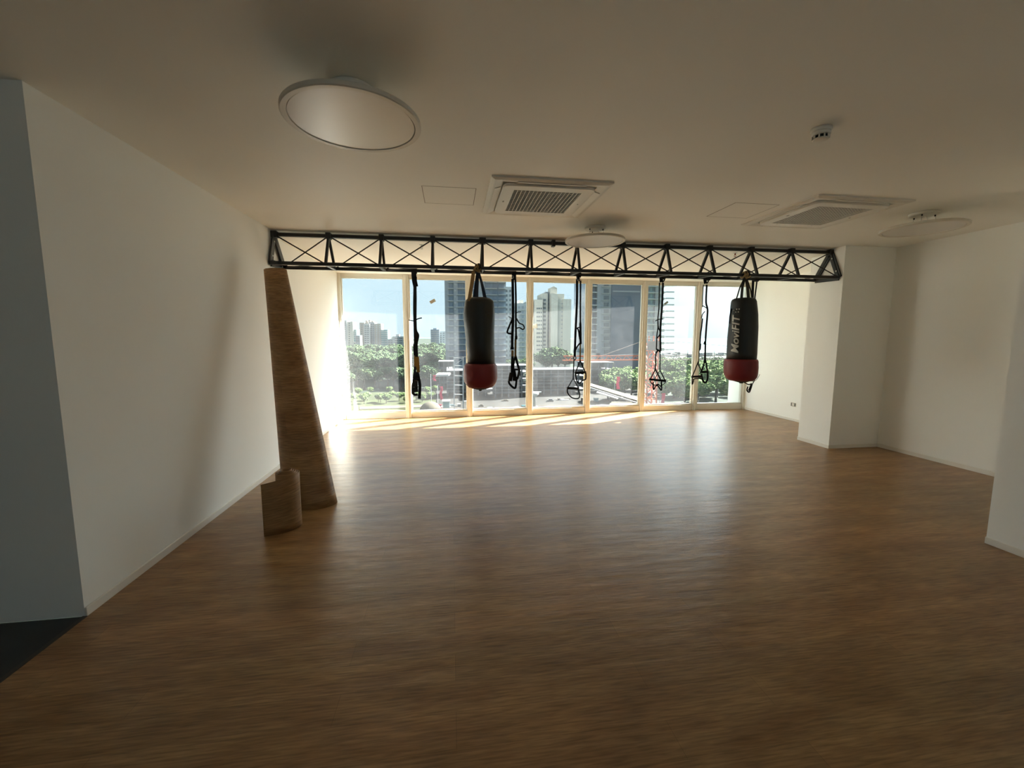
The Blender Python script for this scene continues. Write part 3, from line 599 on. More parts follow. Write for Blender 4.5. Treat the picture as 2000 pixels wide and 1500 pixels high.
b2 = bag('dark punching bag with white vertical lettering and red lower cuff, right one', [(582, 1440, 1468), (582.6, 1434, 1473), (585, 1429, 1476), (589, 1427, 1478), (597, 1426, 1479), (615, 1425, 1480.5), (640, 1421.5, 1481), (665, 1419, 1480), (690, 1418, 1479), (703, 1417.5, 1477.5)],
    [(701, 1418, 1477), (701.5, 1414, 1479.5), (705, 1412.5, 1481), (718, 1412, 1481), (730, 1412.5, 1480), (736, 1414.5, 1478.5), (741, 1419, 1474), (743, 1423, 1470)],
    [(741, 1421, 1472), (744, 1430, 1464), (746, 1438, 1458), (747, 1443, 1452), (748.5, 1444, 1451)], 5.0,
    [('hanging_strap', M_WEB, [(1453, 544), (1445, 562), (1438, 585)], 2.6, -.09), ('hanging_strap', M_BAG, [(1454, 543), (1450, 560), (1448, 585)], 6, -.12), ('hanging_strap', M_BAG, [(1457, 543), (1460, 560), (1462, 585)], 7, -.12), ('hanging_strap', M_WEB, [(1459, 545), (1466, 566), (1469, 585)], 2.6, .05), ('side_tab', M_WEB, [(1429, 603), (1426, 618), (1425, 632)], 3.5, -.05)],
    (1455, 534, [M_TAN, M_WEB]), dent0=.0015)
# lettering printed on the bag, reading upwards, wrapped round its side
cu = bpy.data.curves.new('lettering', 'FONT'); cu.body = 'MoviFIT'; cu.size = 1; cu.shear = .22; cu.offset = .022; cu.extrude = .0
to = bpy.data.objects.new('lettering_tmp', cu); COL.objects.link(to); dg = bpy.context.evaluated_depsgraph_get(); dg.update()
me = bpy.data.meshes.new_from_object(to.evaluated_get(dg)); bpy.data.objects.remove(to)
xs = [v.co.x for v in me.vertices]; ys = [v.co.y for v in me.vertices]; wx = max(xs) - min(xs); x0 = min(xs); hy = max(ys)
lerp = lambda a, b, t: a + (b - a) * t
bm = bmesh.new(); bm.from_mesh(me); 
for k in range(1, 14):
    bmesh.ops.bisect_plane(bm, geom=bm.verts[:] + bm.edges[:] + bm.faces[:], plane_co=(0, hy * k / 14, 0), plane_no=(0, 1, 0))
for k in range(1, 20):
    bmesh.ops.bisect_plane(bm, geom=bm.verts[:] + bm.edges[:] + bm.faces[:], plane_co=(x0 + wx * k / 20, 0, 0), plane_no=(1, 0, 0))

pa, pb = at(1434, 689, Y=5.0).z, at(1434, 614.5, Y=5.0).z
def wrapv(lx, ly):
    """lx 0..1 up the bag, ly 0..1 across (cap height runs to the left)"""
    z = pa + (pb - pa) * lx; py = 689 + (614.5 - 689) * lx
    rw = [(597, 1426, 1479), (615, 1425, 1480.5), (640, 1421.5, 1481), (665, 1419, 1480), (690, 1418, 1479), (703, 1417.5, 1477.5)]
    k = next(i for i in range(5) if py <= rw[i + 1][0] or i == 4); q = (py - rw[k][0]) / (rw[k + 1][0] - rw[k][0]); l_ = lerp(rw[k][1], rw[k + 1][1], q); r_ = lerp(rw[k][2], rw[k + 1][2], q)
    A, B_ = at(l_, py, Y=5.0), at(r_, py, Y=5.0); c_ = (A + B_) / 2; r = (B_ - A).length / 2 * 5.0 / math.hypot(c_.x, 5.0) + .0085
    d = at(1441.5 + 3.0 * lx - 14.0 * ly, py, Y=5.0); d = V((d.x, d.y, 0)).normalized(); b_ = d.dot(V((c_.x, 5.0, 0))); q_ = c_.x ** 2 + 25 - r * r
    t_ = b_ - math.sqrt(max(0, b_ * b_ - q_)); return V((d.x * t_, d.y * t_, z))
for v in bm.verts: v.co = wrapv((v.co.x - x0) / wx, v.co.y / hy)
bm.to_mesh(me); bm.free(); me.materials.clear(); me.materials.append(M_PRINT); me.name = 'lettering'
lt = obj('lettering', me, b2, label='white slanted lettering MoviFIT reading upwards'); s_ = lt.modifiers.new('t', 'SOLIDIFY'); s_.thickness = .0012
for k, (lx, ly) in enumerate(((1.06, .55), (1.06, .2), (1.11, .85), (1.13, .45), (1.13, .1))):
    p = wrapv(lx, ly); MB().bar(p + V((0, -.001, -.008)), p + V((0, -.001, .008)), .016, .003).build('logo_mark', M_PRINT, b2)

# ------------------------------------------------------------------ outdoors
GZ = -20.0
E_GRASS = mat('pale_grass', (0.020, 0.025, 0.010), .9, var=.5, vscale=.06)
E_SCRUB = mat('dark_scrub', (0.013, 0.020, 0.014), .9, var=.4, vscale=.1)
E_DUST = mat('site_dust', (0.017, 0.017, 0.016), .9, var=.35, vscale=.15)
E_SEA = mat('sea_water', (.055, .125, .135), .7, spec=.1, var=.06, vscale=.01)
E_WHITE = mat('white_render', (0.332, 0.336, 0.324), .8); E_CREAM = mat('cream_render', (0.369, 0.356, 0.313), .8); E_BLUEG = mat('blue_grey_cladding', (0.126, 0.175, 0.216), .5)
E_GLASSB = mat('blue_glazing', (0.059, 0.097, 0.137), .25); E_TEAL = mat('teal_glazing', (0.117, 0.215, 0.225), .3); E_SLATE = mat('slate_cladding', (0.089, 0.106, 0.135), .7, var=.15, vscale=.1)
E_CONC = mat('raw_concrete', (0.097, 0.102, 0.105), .9, var=.15, vscale=.4); E_DCONC = mat('shaded_concrete', (0.055, 0.060, 0.066), .9)  # darker concrete: shade put into the colour for rear walls, plain dark on masts
E_WIN = mat('dark_window', (0.065, 0.078, 0.087), .4); E_ORANGE = mat('crane_orange', (.50, .115, .035), .6); E_PALEO = mat('crane_pale', (0.190, 0.145, 0.121), .6); E_PINK = mat('banner_pink', (.42, .02, .06), .7)
E_GREY = mat('grey_tower', (0.230, 0.242, 0.253), .8); E_BEIGE = mat('beige_tower', (0.262, 0.228, 0.194), .8); E_SAND = mat('sand_path', (0.056, 0.050, 0.037), .9)
def leafmat(n, a, b):
    m = mat(n, a, .8, spec=.02); t = m.node_tree; bs = t.nodes['Principled BSDF']; tc = t.nodes.new('ShaderNodeTexCoord'); ns = t.nodes.new('ShaderNodeTexNoise'); ns.inputs['Scale'].default_value = .9; ns.inputs['Detail'].default_value = 6
    r = t.nodes.new('ShaderNodeValToRGB'); r.color_ramp.elements[0].position = .38; r.color_ramp.elements[1].position = .62; r.color_ramp.elements[0].color = (*a, 1); r.color_ramp.elements[1].color = (*b, 1)
    t.links.new(tc.outputs['Object'], ns.inputs[0]); t.links.new(ns.outputs[0], r.inputs[0]); t.links.new(r.outputs[0], bs.inputs['Base Color']); return m
E_LEAF = leafmat('leaf_green', (0.024, 0.043, 0.025), (.075, .105, .052)); E_LEAFB = leafmat('leaf_bright', (0.041, 0.073, 0.027), (.16, .21, .085)); E_BARK = mat('bark', (0.034, 0.028, 0.022), .9)

for k_, m_ in MATS.items():
    if m_.name in ('pale_grass', 'dark_scrub', 'site_dust', 'white_render', 'cream_render', 'raw_concrete', 'shaded_concrete', 'crane_orange', 'crane_pale', 'banner_pink', 'grey_tower', 'beige_tower', 'sand_path', 'slate_cladding', 'blue_grey_cladding', 'teal_glazing', 'slab_grey'):
        m_.node_tree.nodes['Principled BSDF'].inputs['Specular IOR Level'].default_value = .1
def ground(name, pts, z, m, label=None):
    mb = MB().add([(x, y, z) for x, y in pts] + [(x, y, z - 1) for x, y in pts], [tuple(range(len(pts))), tuple(reversed(range(len(pts), 2 * len(pts))))] + [(i, (i + 1) % len(pts), len(pts) + (i + 1) % len(pts), len(pts) + i) for i in range(len(pts))])
    o = mb.build(name, m, kind='structure', label=label, cat='ground'); return o
def gx(px, Y): return at(px, 700, Y=Y).x
ground('sea', [(-9000, 400), (30000, 400), (30000, 30000), (-9000, 30000)], GZ - .6, E_SEA, 'pale turquoise sea reaching to the horizon')
ground('ground', [(-1500, 9), (gx(1330, 2000) , 9), (gx(1700, 560) + 300, 9), (gx(1700, 560) + 300, 560), (gx(1320, 560), 575), (gx(1290, 2500), 2500), (gx(1100, 9000), 9000), (-9000, 9000), (-9000, 9)], GZ, E_SCRUB, 'dark scrubby land below the building')
ground('meadow', [(gx(560, 100), 95), (gx(860, 100), 95), (gx(900, 170), 168), (gx(500, 165), 165)], GZ + .3, E_GRASS, 'bright overgrown meadow below the first panes')
ground('path', [(gx(700, 128), 127), (gx(850, 130), 129), (gx(850, 134), 134), (gx(700, 133), 132)], GZ + .45, E_SAND)
ground('building_site', [(gx(855, 95), 92), (gx(1290, 95), 92), (gx(1300, 200), 200), (gx(850, 200), 200)], GZ + .5, E_DUST, 'dusty construction ground')

# distant towers -----------------------------------------------------
WIN_ME = {}
def unit(m_):
    if m_.name not in WIN_ME: WIN_ME[m_.name] = MB().box((-.5, -.5, -.5), (.5, .5, .5)).mesh('window', m_)
    return WIN_ME[m_.name]
def cell(name, m_, parent, c_, s_):
    o = bpy.data.objects.new(name, unit(m_)); COL.objects.link(o); o.parent = parent; o.matrix_parent_inverse = Matrix.Translation(parent.location).inverted(); o.location = c_; o.scale = s_; return o
def block(t_, name, m_, x0, x1, top, Y, depth, bot=None):
    a = at(x0, top, Y=Y); b = at(x1, top, Y=Y); z0 = GZ if bot is None else at(x0, bot, Y=Y).z
    return MB().box((a.x, Y, z0), (b.x, Y + depth, a.z)).build(name, m_, t_)
def wins(t_, m_, Y, cols, y0, y1, step, hpx, name='window', dep=.3, out=0):
    y = y0
    while y < y1:
        for a, b in cols:
            A, B_ = at(a, y, Y=Y), at(b, y + hpx, Y=Y); cell(name, m_, t_, ((A.x + B_.x) / 2, Y - out, (A.z + B_.z) / 2), (B_.x - A.x, dep, A.z - B_.z))
        y += step
def building(label, px, Y): return thing('apartment_tower', label, 'building', (at(px, 700, Y=Y).x, Y, GZ))
# A..E: the skyline behind the first pane
t_ = building('pale narrow tower at the left edge of the first pane', 678, 700); block(t_, 'facade', E_GREY, 664, 677, 626, 700, 25); block(t_, 'facade', E_CREAM, 677, 689, 628, 702, 25); block(t_, 'facade', E_TEAL, 688, 696, 643, 704, 25)
wins(t_, E_WIN, 700, [(668, 670), (673, 675)], 630, 682, 4.2, 1.8); wins(t_, E_WIN, 702, [(681, 683.5)], 631, 682, 4.2, 2)
wins(t_, E_WHITE, 704, [(688.5, 695.5)], 646, 682, 4.2, 1, 'balcony_slab', 1.5)
t_ = building('tall beige and white tower group left of centre in the first pane', 724, 650); block(t_, 'facade', E_BEIGE, 702, 712, 630, 650, 25); block(t_, 'facade', E_WHITE, 710, 722, 632, 646, 25); block(t_, 'facade', E_GREY, 721, 731, 629, 650, 25); block(t_, 'facade', E_BEIGE, 731, 744, 632, 648, 25)
for a, b, y in ((714, 717, 626), (720, 723, 625), (725, 729, 627)): block(t_, 'roof_house', E_BEIGE, a, b, y, 655, 8)
wins(t_, E_WIN, 650, [(705, 708)], 634, 684, 4, 1.8); wins(t_, E_WIN, 646, [(712, 716), (717, 720.5)], 636, 684, 4, 2); wins(t_, E_WIN, 650, [(723, 726.5), (728, 730)], 633, 684, 4, 2); wins(t_, E_WHITE, 648, [(734, 737), (740.5, 743)], 635, 684, 4, 2.2, 'balcony_slab')
t_ = building('teal balcony tower beside the beige group', 750, 640); block(t_, 'facade', E_TEAL, 744, 757, 644, 640, 22); wins(t_, E_WHITE, 640, [(744.5, 750), (751, 756.5)], 647, 682, 3.9, 1.2, 'balcony_slab', 1.5)
t_ = building('low white block in the far row of the first pane', 763, 620); block(t_, 'facade', E_WHITE, 757, 769, 662, 620, 20); block(t_, 'facade', E_CREAM, 764, 772, 658, 625, 15); wins(t_, E_WIN, 620, [(759, 761), (763, 765), (766.5, 768)], 664, 682, 4, 1.8)
t_ = building('wide low white block with ribbon windows in the first pane', 780, 600); block(t_, 'facade', E_WHITE, 767, 803, 657, 600, 25); block(t_, 'roof_house', E_GREY, 773, 780, 653, 605, 8); wins(t_, E_WIN, 600, [(771, 778), (779.5, 786), (787.5, 794)], 660, 682, 4.4, 2)
t_ = building('blue-grey tower behind the second pane above the trees', 851, 560); block(t_, 'facade', E_BLUEG, 841, 858, 643.5, 560, 20); block(t_, 'roof_house', E_BLUEG, 846, 853, 641, 565, 8); wins(t_, E_WHITE, 560, [(842, 847), (848, 853), (854, 857.5)], 646.5, 672, 4.2, 1, 'balcony_slab', .8); block(t_, 'facade', E_WHITE, 858, 870, 647, 570, 20); wins(t_, E_WIN, 570, [(860, 862.5), (865, 868)], 650, 678, 4.2, 1.8)
# far low skyline strip seen under the towers
for k, (a, b, y) in enumerate(((694, 703, 655), (797, 812, 668), (812, 826, 674), (826, 842, 672), (690, 700, 668), (861, 872, 668))):
    t_ = building(['small far grey block between the first two tower groups', 'small far pale block right of the first mullion', 'small far block above the trees, behind the leftmost strap', 'small far block left of the blue-grey tower', 'low far block at the foot of the left tower', 'low far pale block at the foot of the glass tower'][k], (a + b) / 2, 620 + 10 * k)
    block(t_, 'facade', (E_GREY, E_WHITE, E_CREAM)[k % 3], a, b, y, 620 + 10 * k, 15); wins(t_, E_WIN, 620 + 10 * k, [(a + 1.5, a + 4), (b - 4.5, b - 2)], y + 2, y + 12, 4, 1.6)
# the blue glass tower behind the left bag
t_ = thing('apartment_tower', 'tall blue-grey glass tower with white balcony lines behind the left punching bag', 'building', (at(925, 700, Y=205).x, 205, GZ))
block(t_, 'facade', E_BLUEG, 869, 988, 480, 205, 25); block(t_, 'corner_strip', E_GREY, 867, 875, 480, 204.6, 10)
block(t_, 'centre_bay', E_GREY, 885, 893, 480, 204.4, 1); block(t_, 'centre_bay', E_GREY, 934, 946, 480, 204.4, 1)
wins(t_, E_GLASSB, 204.9, [(875.5, 884.5), (893.5, 903), (904, 916), (947, 957), (962, 972), (974, 984)], 518, 702, 12.1, 8)
wins(t_, E_WHITE, 204.6, [(874, 886), (891, 910), (917, 932), (948, 971), (973, 988)], 526.5, 702, 12.1, 1.6, 'balcony_slab', 1.4)
wins(t_, E_WHITE, 204.2, [(887, 891)], 530, 700, 12.1, 2.5, 'bay_panel')
# white building between tower and cream one
t_ = thing('apartment_building', 'white many-windowed building between the glass tower and third mullion', 'building', (at(1010, 700, Y=260).x, 260, GZ)); block(t_, 'facade', E_WHITE, 986, 1004, 560, 262, 25); block(t_, 'facade', E_WHITE, 1002, 1038, 592, 260, 25); block(t_, 'roof_house', E_CREAM, 1014, 1022, 586, 265, 8)
wins(t_, E_WIN, 262, [(988, 991), (995, 998)], 566, 720, 9, 4.5); wins(t_, E_GREY, 260, [(1004, 1008), (1012, 1016), (1019, 1023), (1027, 1031)], 598, 720, 9, 5)
wins(t_, E_CREAM, 260, [(1003, 1017), (1018, 1033)], 604.5, 720, 9, 1.4, 'balcony_slab', 1)
# stepped cream tower
t_ = thing('apartment_tower', 'stepped cream concrete tower in the fourth pane', 'building', (at(1075, 700, Y=300).x, 300, GZ))
for a, b, y, d, m__ in ((1030, 1041, 588, 300, E_CREAM), (1043.5, 1060, 585, 300, E_CREAM), (1059, 1070, 573, 303, E_CREAM), (1066, 1078, 570, 306, E_GREY), (1077, 1090, 574, 299, E_CREAM), (1088, 1102, 574, 301, E_CREAM), (1100, 1116, 584, 300, E_CREAM)): block(t_, 'facade', m__, a, b, y, d, 18)
block(t_, 'facade', E_GREY, 1040, 1045, 592, 303, 10); block(t_, 'roof_house', E_CREAM, 1075, 1088, 562, 302, 8)
o_ = MB(); A, B_, C_ = at(1075, 562, Y=302), at(1088, 563, Y=302), at(1082, 559, Y=302); o_.add([A, B_, C_, A + V((0, 8, 0)), B_ + V((0, 8, 0)), C_ + V((0, 8, 0))], [(0, 1, 2), (5, 4, 3), (0, 3, 4, 1), (1, 4, 5, 2), (2, 5, 3, 0)]); o_.build('gable', E_CREAM, t_)
MB().tube([at(1065, 573, Y=306), at(1065, 568, Y=306)], .15, 5).build('aerial', E_GREY, t_)
wins(t_, E_WIN, 299.9, [(1037, 1040), (1048, 1050.5), (1051.5, 1054.5), (1056, 1058.5)], 601, 690, 8, 3); wins(t_, E_WIN, 302.9, [(1061, 1066)], 584, 690, 8, 3.4); wins(t_, E_WIN, 305.9, [(1071, 1077)], 584, 690, 8, 3.2); wins(t_, E_GREY, 300.9, [(1096, 1100)], 592, 690, 8, 2.4)
wins(t_, E_WHITE, 302.4, [(1059.5, 1068)], 589, 690, 8, 1.4, 'balcony_slab', 1.4)
# slate tower with curved balconies
t_ = thing('apartment_tower', 'tall slate and pale tower with stacked balconies behind the fifth pane', 'building', (at(1230, 700, Y=200).x, 200, GZ))
block(t_, 'facade', E_GREY, 1169, 1198, 480, 200, 25); block(t_, 'slate_wall', E_SLATE, 1197, 1262, 480, 199.6, 25); block(t_, 'facade', E_GLASSB, 1146, 1170, 480, 202, 20, 692); block(t_, 'facade', E_TEAL, 1262, 1286, 480, 201, 20)
block(t_, 'facade', E_GREY, 1284, 1297, 480, 200, 14); block(t_, 'glass_shade_line', E_GREY, 1197, 1250, 567.5, 199.4, 1, 570); block(t_, 'podium', E_CREAM, 1143, 1172, 690, 200, 20, 720)  # thin pale line stands for the edge of overhang shade on the glass
y = 520.0; n_ = 0
while y < 700:
    A, B_ = at(1148, y, Y=200), at(1169, y, Y=200); c_ = V(((A.x + B_.x) / 2, 202, A.z)); r = (B_.x - A.x) / 2; m_ = MB(); q = []
    for k in range(9): a = math.pi + math.pi * k / 8; q.append((c_.x + r * math.cos(a), c_.y + 3.2 * math.sin(a)))
    q = q[::1]
    m_.add([(x, yy, c_.z) for x, yy in q] + [(x, yy, c_.z - .45) for x, yy in q], [tuple(range(9)), tuple(reversed(range(9, 18)))] + [(i, (i + 1) % 9, 9 + (i + 1) % 9, 9 + i) for i in range(9)])
    if y < 688: m_.build('curved_balcony', E_WHITE, t_)
    n_ += 1; y += 12.5
wins(t_, E_WIN, 199.8, [(1180, 1189)], 525, 690, 13.2, 7.5); wins(t_, E_WHITE, 199.7, [(1175, 1192)], 533, 690, 13.2, 1.2, 'window_ledge', .5)
wins(t_, E_WHITE, 200.8, [(1262, 1286)], 522, 695, 12.3, 2, 'balcony_slab', 2.5); wins(t_, E_GLASSB, 200.9, [(1266, 1270), (1275, 1281)], 513, 690, 12.3, 6)
wins(t_, E_WHITE, 199.8, [(1287, 1296)], 520, 695, 12.3, 5, 'balcony_slab', 1.5)
wins(t_, mat('slab_grey', (.34, .37, .38), .8), 202, [(1296, 1311)], 521, 700, 12.3, 2.6, 'open_slab', 6)
# low seaside town
for k in range(26):
    a = 1300 + k * 6.2 + random.uniform(-1.5, 1.5); w_ = random.uniform(3.5, 7); y = 691 + random.uniform(-3.5, 3); Yb = 430 + random.uniform(0, 110)
    hm = random.choice([('white', E_WHITE), ('pure white', E_WHITE), ('cream', E_CREAM), ('grey', E_GREY)]); t_ = thing('seaside_house', '%s %s house in the distant seaside row, %s of the sixth mullion' % ('wide' if w_ > 5.2 else 'narrow', hm[0].replace('pure ', ''), 'left' if a < 1356 else 'just right' if a < 1400 else 'far right'), 'house', (at(a, 700, Y=Yb).x, Yb, GZ), 'distant seaside houses')
    block(t_, 'walls', hm[1], a, a + w_, y, Yb, 8); wins(t_, E_WIN, Yb, [(a + 1, a + 2.2), (a + w_ - 2.2, a + w_ - 1)], y + 1.5, y + 4, 4, 1.2)
for k, (px_, y_) in enumerate(((1326, 680), (1316, 686), (1343, 683), (1395, 684))):
    t_ = thing('harbour_mast', 'thin dark mast standing against the sea', 'mast', (at(px_, 700, Y=420).x, 420, GZ), 'thin masts against the sea')
    MB().tube([V((at(px_, 700, Y=420).x, 420, GZ)), at(px_, y_, Y=420)], .35, 6).build('mast_pole', E_DCONC, t_)

# concrete frame buildings under construction --------------------------
def frame(label, x0, x1, top, Y, levels, cols, depth=10, m_=E_CONC, rails=False):
    t_ = thing('concrete_frame', label, 'building', (at((x0 + x1) / 2, 750, Y=Y).x, Y, GZ)); A, B_ = at(x0, top, Y=Y), at(x1, top, Y=Y); hz = (A.z - GZ) / levels
    for k in range(levels):
        z = A.z - hz * k; MB().box((A.x, Y, z - .35), (B_.x, Y + depth, z)).build('floor_slab', m_, t_)
        for c_ in range(cols):
            x = lerp(A.x + .3, B_.x - .3, c_ / max(1, cols - 1)); MB().box((x - .22, Y + .2, z - hz), (x + .22, Y + .64, z - .35)).build('column', m_, t_)
        if rails: MB().bar((A.x, Y + .1, z + 1.0), (B_.x, Y + .1, z + 1.0), .07).build('guard_rail', E_WHITE, t_)
    MB().box((A.x + .5, Y + depth - .4, GZ), (B_.x - .5, Y + depth, A.z - .4)).build('rear_wall', E_DCONC, t_)
    return t_
frame('low grey concrete frame beside the trees in the second pane', 856, 886, 706, 175, 4, 4)
frame('grey concrete frame with pale slab edges behind the left bag', 872, 965, 724, 150, 4, 7, rails=True)
frame('wide concrete frame with open floors in the third pane', 966, 1034, 714, 145, 5, 6, rails=True)
frame('long low concrete frame below the cream tower', 1034, 1146, 722, 150, 4, 9, rails=True)
frame('grey concrete podium frame below the slate tower', 1140, 1200, 708, 165, 4, 5)
# scaffold frame left of bag
t_ = thing('scaffold_tower', 'white rectangular scaffold tower standing left of the left bag', 'scaffold', (at(895, 750, Y=120).x, 120, GZ))
for x in (887, 905): 
    for dy in (0, 2): MB().bar(at(x, 800, Y=120) + V((0, dy, 0)), at(x, 698, Y=120) + V((0, dy, 0)), .28).build('upright', E_WHITE, t_)
for y_ in (699, 714, 734, 752, 770): MB().bar(at(887, y_, Y=120), at(906, y_ + 1, Y=120), .22).build('ledger', E_WHITE, t_)
MB().bar(at(889, 712, Y=120), at(903, 702, Y=120), .16).build('brace', E_WHITE, t_)
# canopy roof / sheets
def slab(name, label, cat, pts, Ys, m_, th=.25):
    q = [at(x, y, Y=yy) for (x, y), yy in zip(pts, Ys)]; q2 = [p - V((0, 0, th)) for p in q]; n_ = len(q)
    return MB().add(q + q2, [tuple(range(n_)), tuple(reversed(range(n_, 2 * n_)))] + [(i, (i + 1) % n_, n_ + (i + 1) % n_, n_ + i) for i in range(n_)]).build(name, m_, label=label, cat=cat)
slab('site_canopy', 'flat white canopy beside the pink banners in the second pane', 'canopy', [(851, 732), (876, 731), (880, 728), (856, 728)], (118, 118, 124, 124), E_WHITE, .5)
slab('shed_roof', 'long pale sloping shed roof low in the fifth pane', 'roof', [(1148, 752), (1250, 784), (1254, 778), (1152, 748)], (112, 106, 116, 126), E_SAND)
slab('shed_roof', 'second pale sloping shed roof nearer the sill in the fifth pane', 'roof', [(1165, 766), (1205, 778), (1215, 772), (1172, 760)], (108, 106, 114, 118), E_WHITE)
slab('shed_roof', 'wide pale flat roof at the foot of the fifth pane', 'roof', [(1185, 796), (1256, 800), (1250, 786), (1195, 784)], (98, 96, 104, 106), E_SAND)
MB().bar(at(1150, 757, Y=108), at(1252, 790, Y=103), .35).build('site_fence_rail', E_WHITE, label='long white sloping rail along the shed roofs', cat='rail')
# banners
for k, (x, y0_, y1_, lb) in enumerate(((848, 733, 744, 'small pink banner at the left end of the white canopy'), (861.5, 755, 781, 'tall pink banner in the second pane beside the concrete frame'), (1207, 736, 760, 'tall pink banner before the trees in the fifth pane'), (1295, 768, 797, 'tall pink banner at the foot of the crane mast'), (857, 790, 797, 'low pink sheet near the sill in the second pane'))):
    a, b = at(x - (3.2 if k != 4 else 6), y0_, Y=112), at(x + (3.2 if k != 4 else 6), y1_, Y=112); t_ = thing('banner', lb, 'banner', (a.x, 112, GZ))
    m_ = MB(); n_ = 8; vs = []
    for j in range(n_ + 1):
        z = lerp(a.z, b.z, j / n_); w_ = (b.x - a.x) / 2 * (1 - .25 * abs(math.sin(j * 1.3))); cx_ = (a.x + b.x) / 2 + .12 * math.sin(j); vs += [(cx_ - w_, 112 + .1 * math.sin(j), z), (cx_ + w_, 112 - .1 * math.sin(j), z)]
    m_.add(vs, [(2 * j, 2 * j + 1, 2 * j + 3, 2 * j + 2) for j in range(n_)]); o_ = m_.build('cloth', E_PINK, t_); o_.modifiers.new('t', 'SOLIDIFY').thickness = .05
    MB().tube([V(((a.x + b.x) / 2 - .9, 112.2, GZ)), V(((a.x + b.x) / 2 - .9, 112.2, a.z + .3))], .06, 6).build('flag_pole', E_GREY, t_)
# crane
t_ = thing('tower_crane', 'orange lattice tower crane standing in the sixth pane with a level jib', 'crane', (at(1270, 760, Y=95).x, 95, GZ))
cx = at(1270, 720, Y=95).x; ztop = at(1270, 656, Y=95).z; hw = 1.25
for sx_ in (-1, 1):
    for sy_ in (-1, 1): MB().bar((cx + sx_ * hw, 95 + sy_ * hw, GZ), (cx + sx_ * hw, 95 + sy_ * hw, ztop), .26).build('mast_leg', E_ORANGE, t_)
z = GZ; k = 0
while z < ztop - 2.2:
    for sy_ in (-1, 1):
        s_ = 1 if k % 2 else -1
        MB().bar((cx - s_ * hw, 95 + sy_ * hw, z), (cx + s_ * hw, 95 + sy_ * hw, z + 2.3), .17).build('mast_brace', E_ORANGE, t_); MB().bar((cx - hw, 95 + sy_ * hw, z), (cx + hw, 95 + sy_ * hw, z), .17).build('mast_brace', E_ORANGE, t_)
    for sx_ in (-1, 1): MB().bar((cx + sx_ * hw, 95 - hw, z), (cx + sx_ * hw, 95 + hw, z + 2.3), .17).build('mast_brace', E_ORANGE, t_)
    z += 2.3; k += 1
jl, jr = at(1100, 704, Y=95), at(1440, 706, Y=99); zj = jl.z
jm = at(1256, 702, Y=95)
for dz, dy in ((0, -.6), (0, .6), (1.0, 0)): 
    MB().bar(V((jl.x, 95 + dy, zj + dz)), V((jm.x, 95 + dy, zj + dz)), .2).build('jib_chord', E_ORANGE, t_); MB().bar(V((jm.x, 95 + dy, zj + dz)), V((jr.x, 95 + dy, zj + dz)), .13).build('jib_chord', E_PALEO, t_)
x = jl.x; k = 0
while x < jr.x:
    a, b = (0, 1.0) if k % 2 else (1.0, 0); MB().bar((x, 95 - .6 * (1 - a), zj + a), (x + 1.1, 95 - .6 * (1 - b), zj + b), .09).build('jib_lacing', E_ORANGE if x < jm.x else E_PALEO, t_); x += 1.1; k += 1
MB().bar(at(1165, 699, Y=95), at(1262, 664, Y=95), .12).build('stay_cable', E_PALEO, t_); MB().bar(at(1152, 697, Y=95), at(1256, 691, Y=95), .1).build('stay_cable', E_WHITE, t_)
MB().box((cx - 1.4, 93.2, ztop - 3.4), (cx + 1.4, 94.2, ztop - 1.2)).build('operator_cab', E_PALEO, t_)
MB().tube(smooth([(1311, 666), (1360, 671), (1400, 674), (1460, 680)]) and [at(x, y, Y=90) for x, y in ((1250, 660), (1311, 666), (1360, 671), (1400, 674), (1475, 682))], .07, 5).build('overhead_cable', E_DCONC, label='thin dark cable crossing before the sea in the right panes', cat='cable')
# site clutter: containers, vehicles, sheets
clut = [(884, 790, 12, 8, E_TEAL, 'site_hut', 'pale teal site hut low in the second pane'), (843, 796, 12, 7, E_SAND, 'rubble_mound', 'pale mound near the sill in the second pane')]
t_ = thing('site_hut', clut[0][6], 'hut', at(871, 796, Y=105)); a = at(865, 785, Y=105); b = at(878, 797, Y=105)
MB().box((a.x, 105, b.z), (b.x, 107.5, a.z)).build('walls', E_TEAL, t_); MB().box((a.x - .2, 104.8, a.z), (b.x + .2, 107.7, a.z + .2)).build('roof', E_WHITE, t_)
m_ = MB(); m_.smooth = True; c_ = at(841, 799, Y=103); prof = [(2.6, 0), (2.3, .7), (1.6, 1.4), (.7, 1.8), (.1, 1.9)]; m_.lathe(prof, 18, (c_.x, 103, c_.z)); m_.build('rubble_mound', E_SAND, label=clut[1][6], cat='mound')
t_ = thing('cement_silo', 'white funnel-topped cement silo in the fourth pane', 'silo', at(1042, 796, Y=100)); c_ = at(1042, 798, Y=100); ht = at(1042, 766, Y=100).z - c_.z
m_ = MB(); m_.smooth = True; m_.lathe([(.55, 0), (.5, ht * .7), (1.0, ht * .8), (1.3, ht * .9), (1.2, ht)], 18, c_); m_.build('silo_body', E_WHITE, t_); MB().bar(c_ + V((-1.6, 0, ht * .97)), c_ + V((1.9, 0, ht * 1.0)), .3).build('feed_pipe', E_WHITE, t_)
rc = random.Random(3)
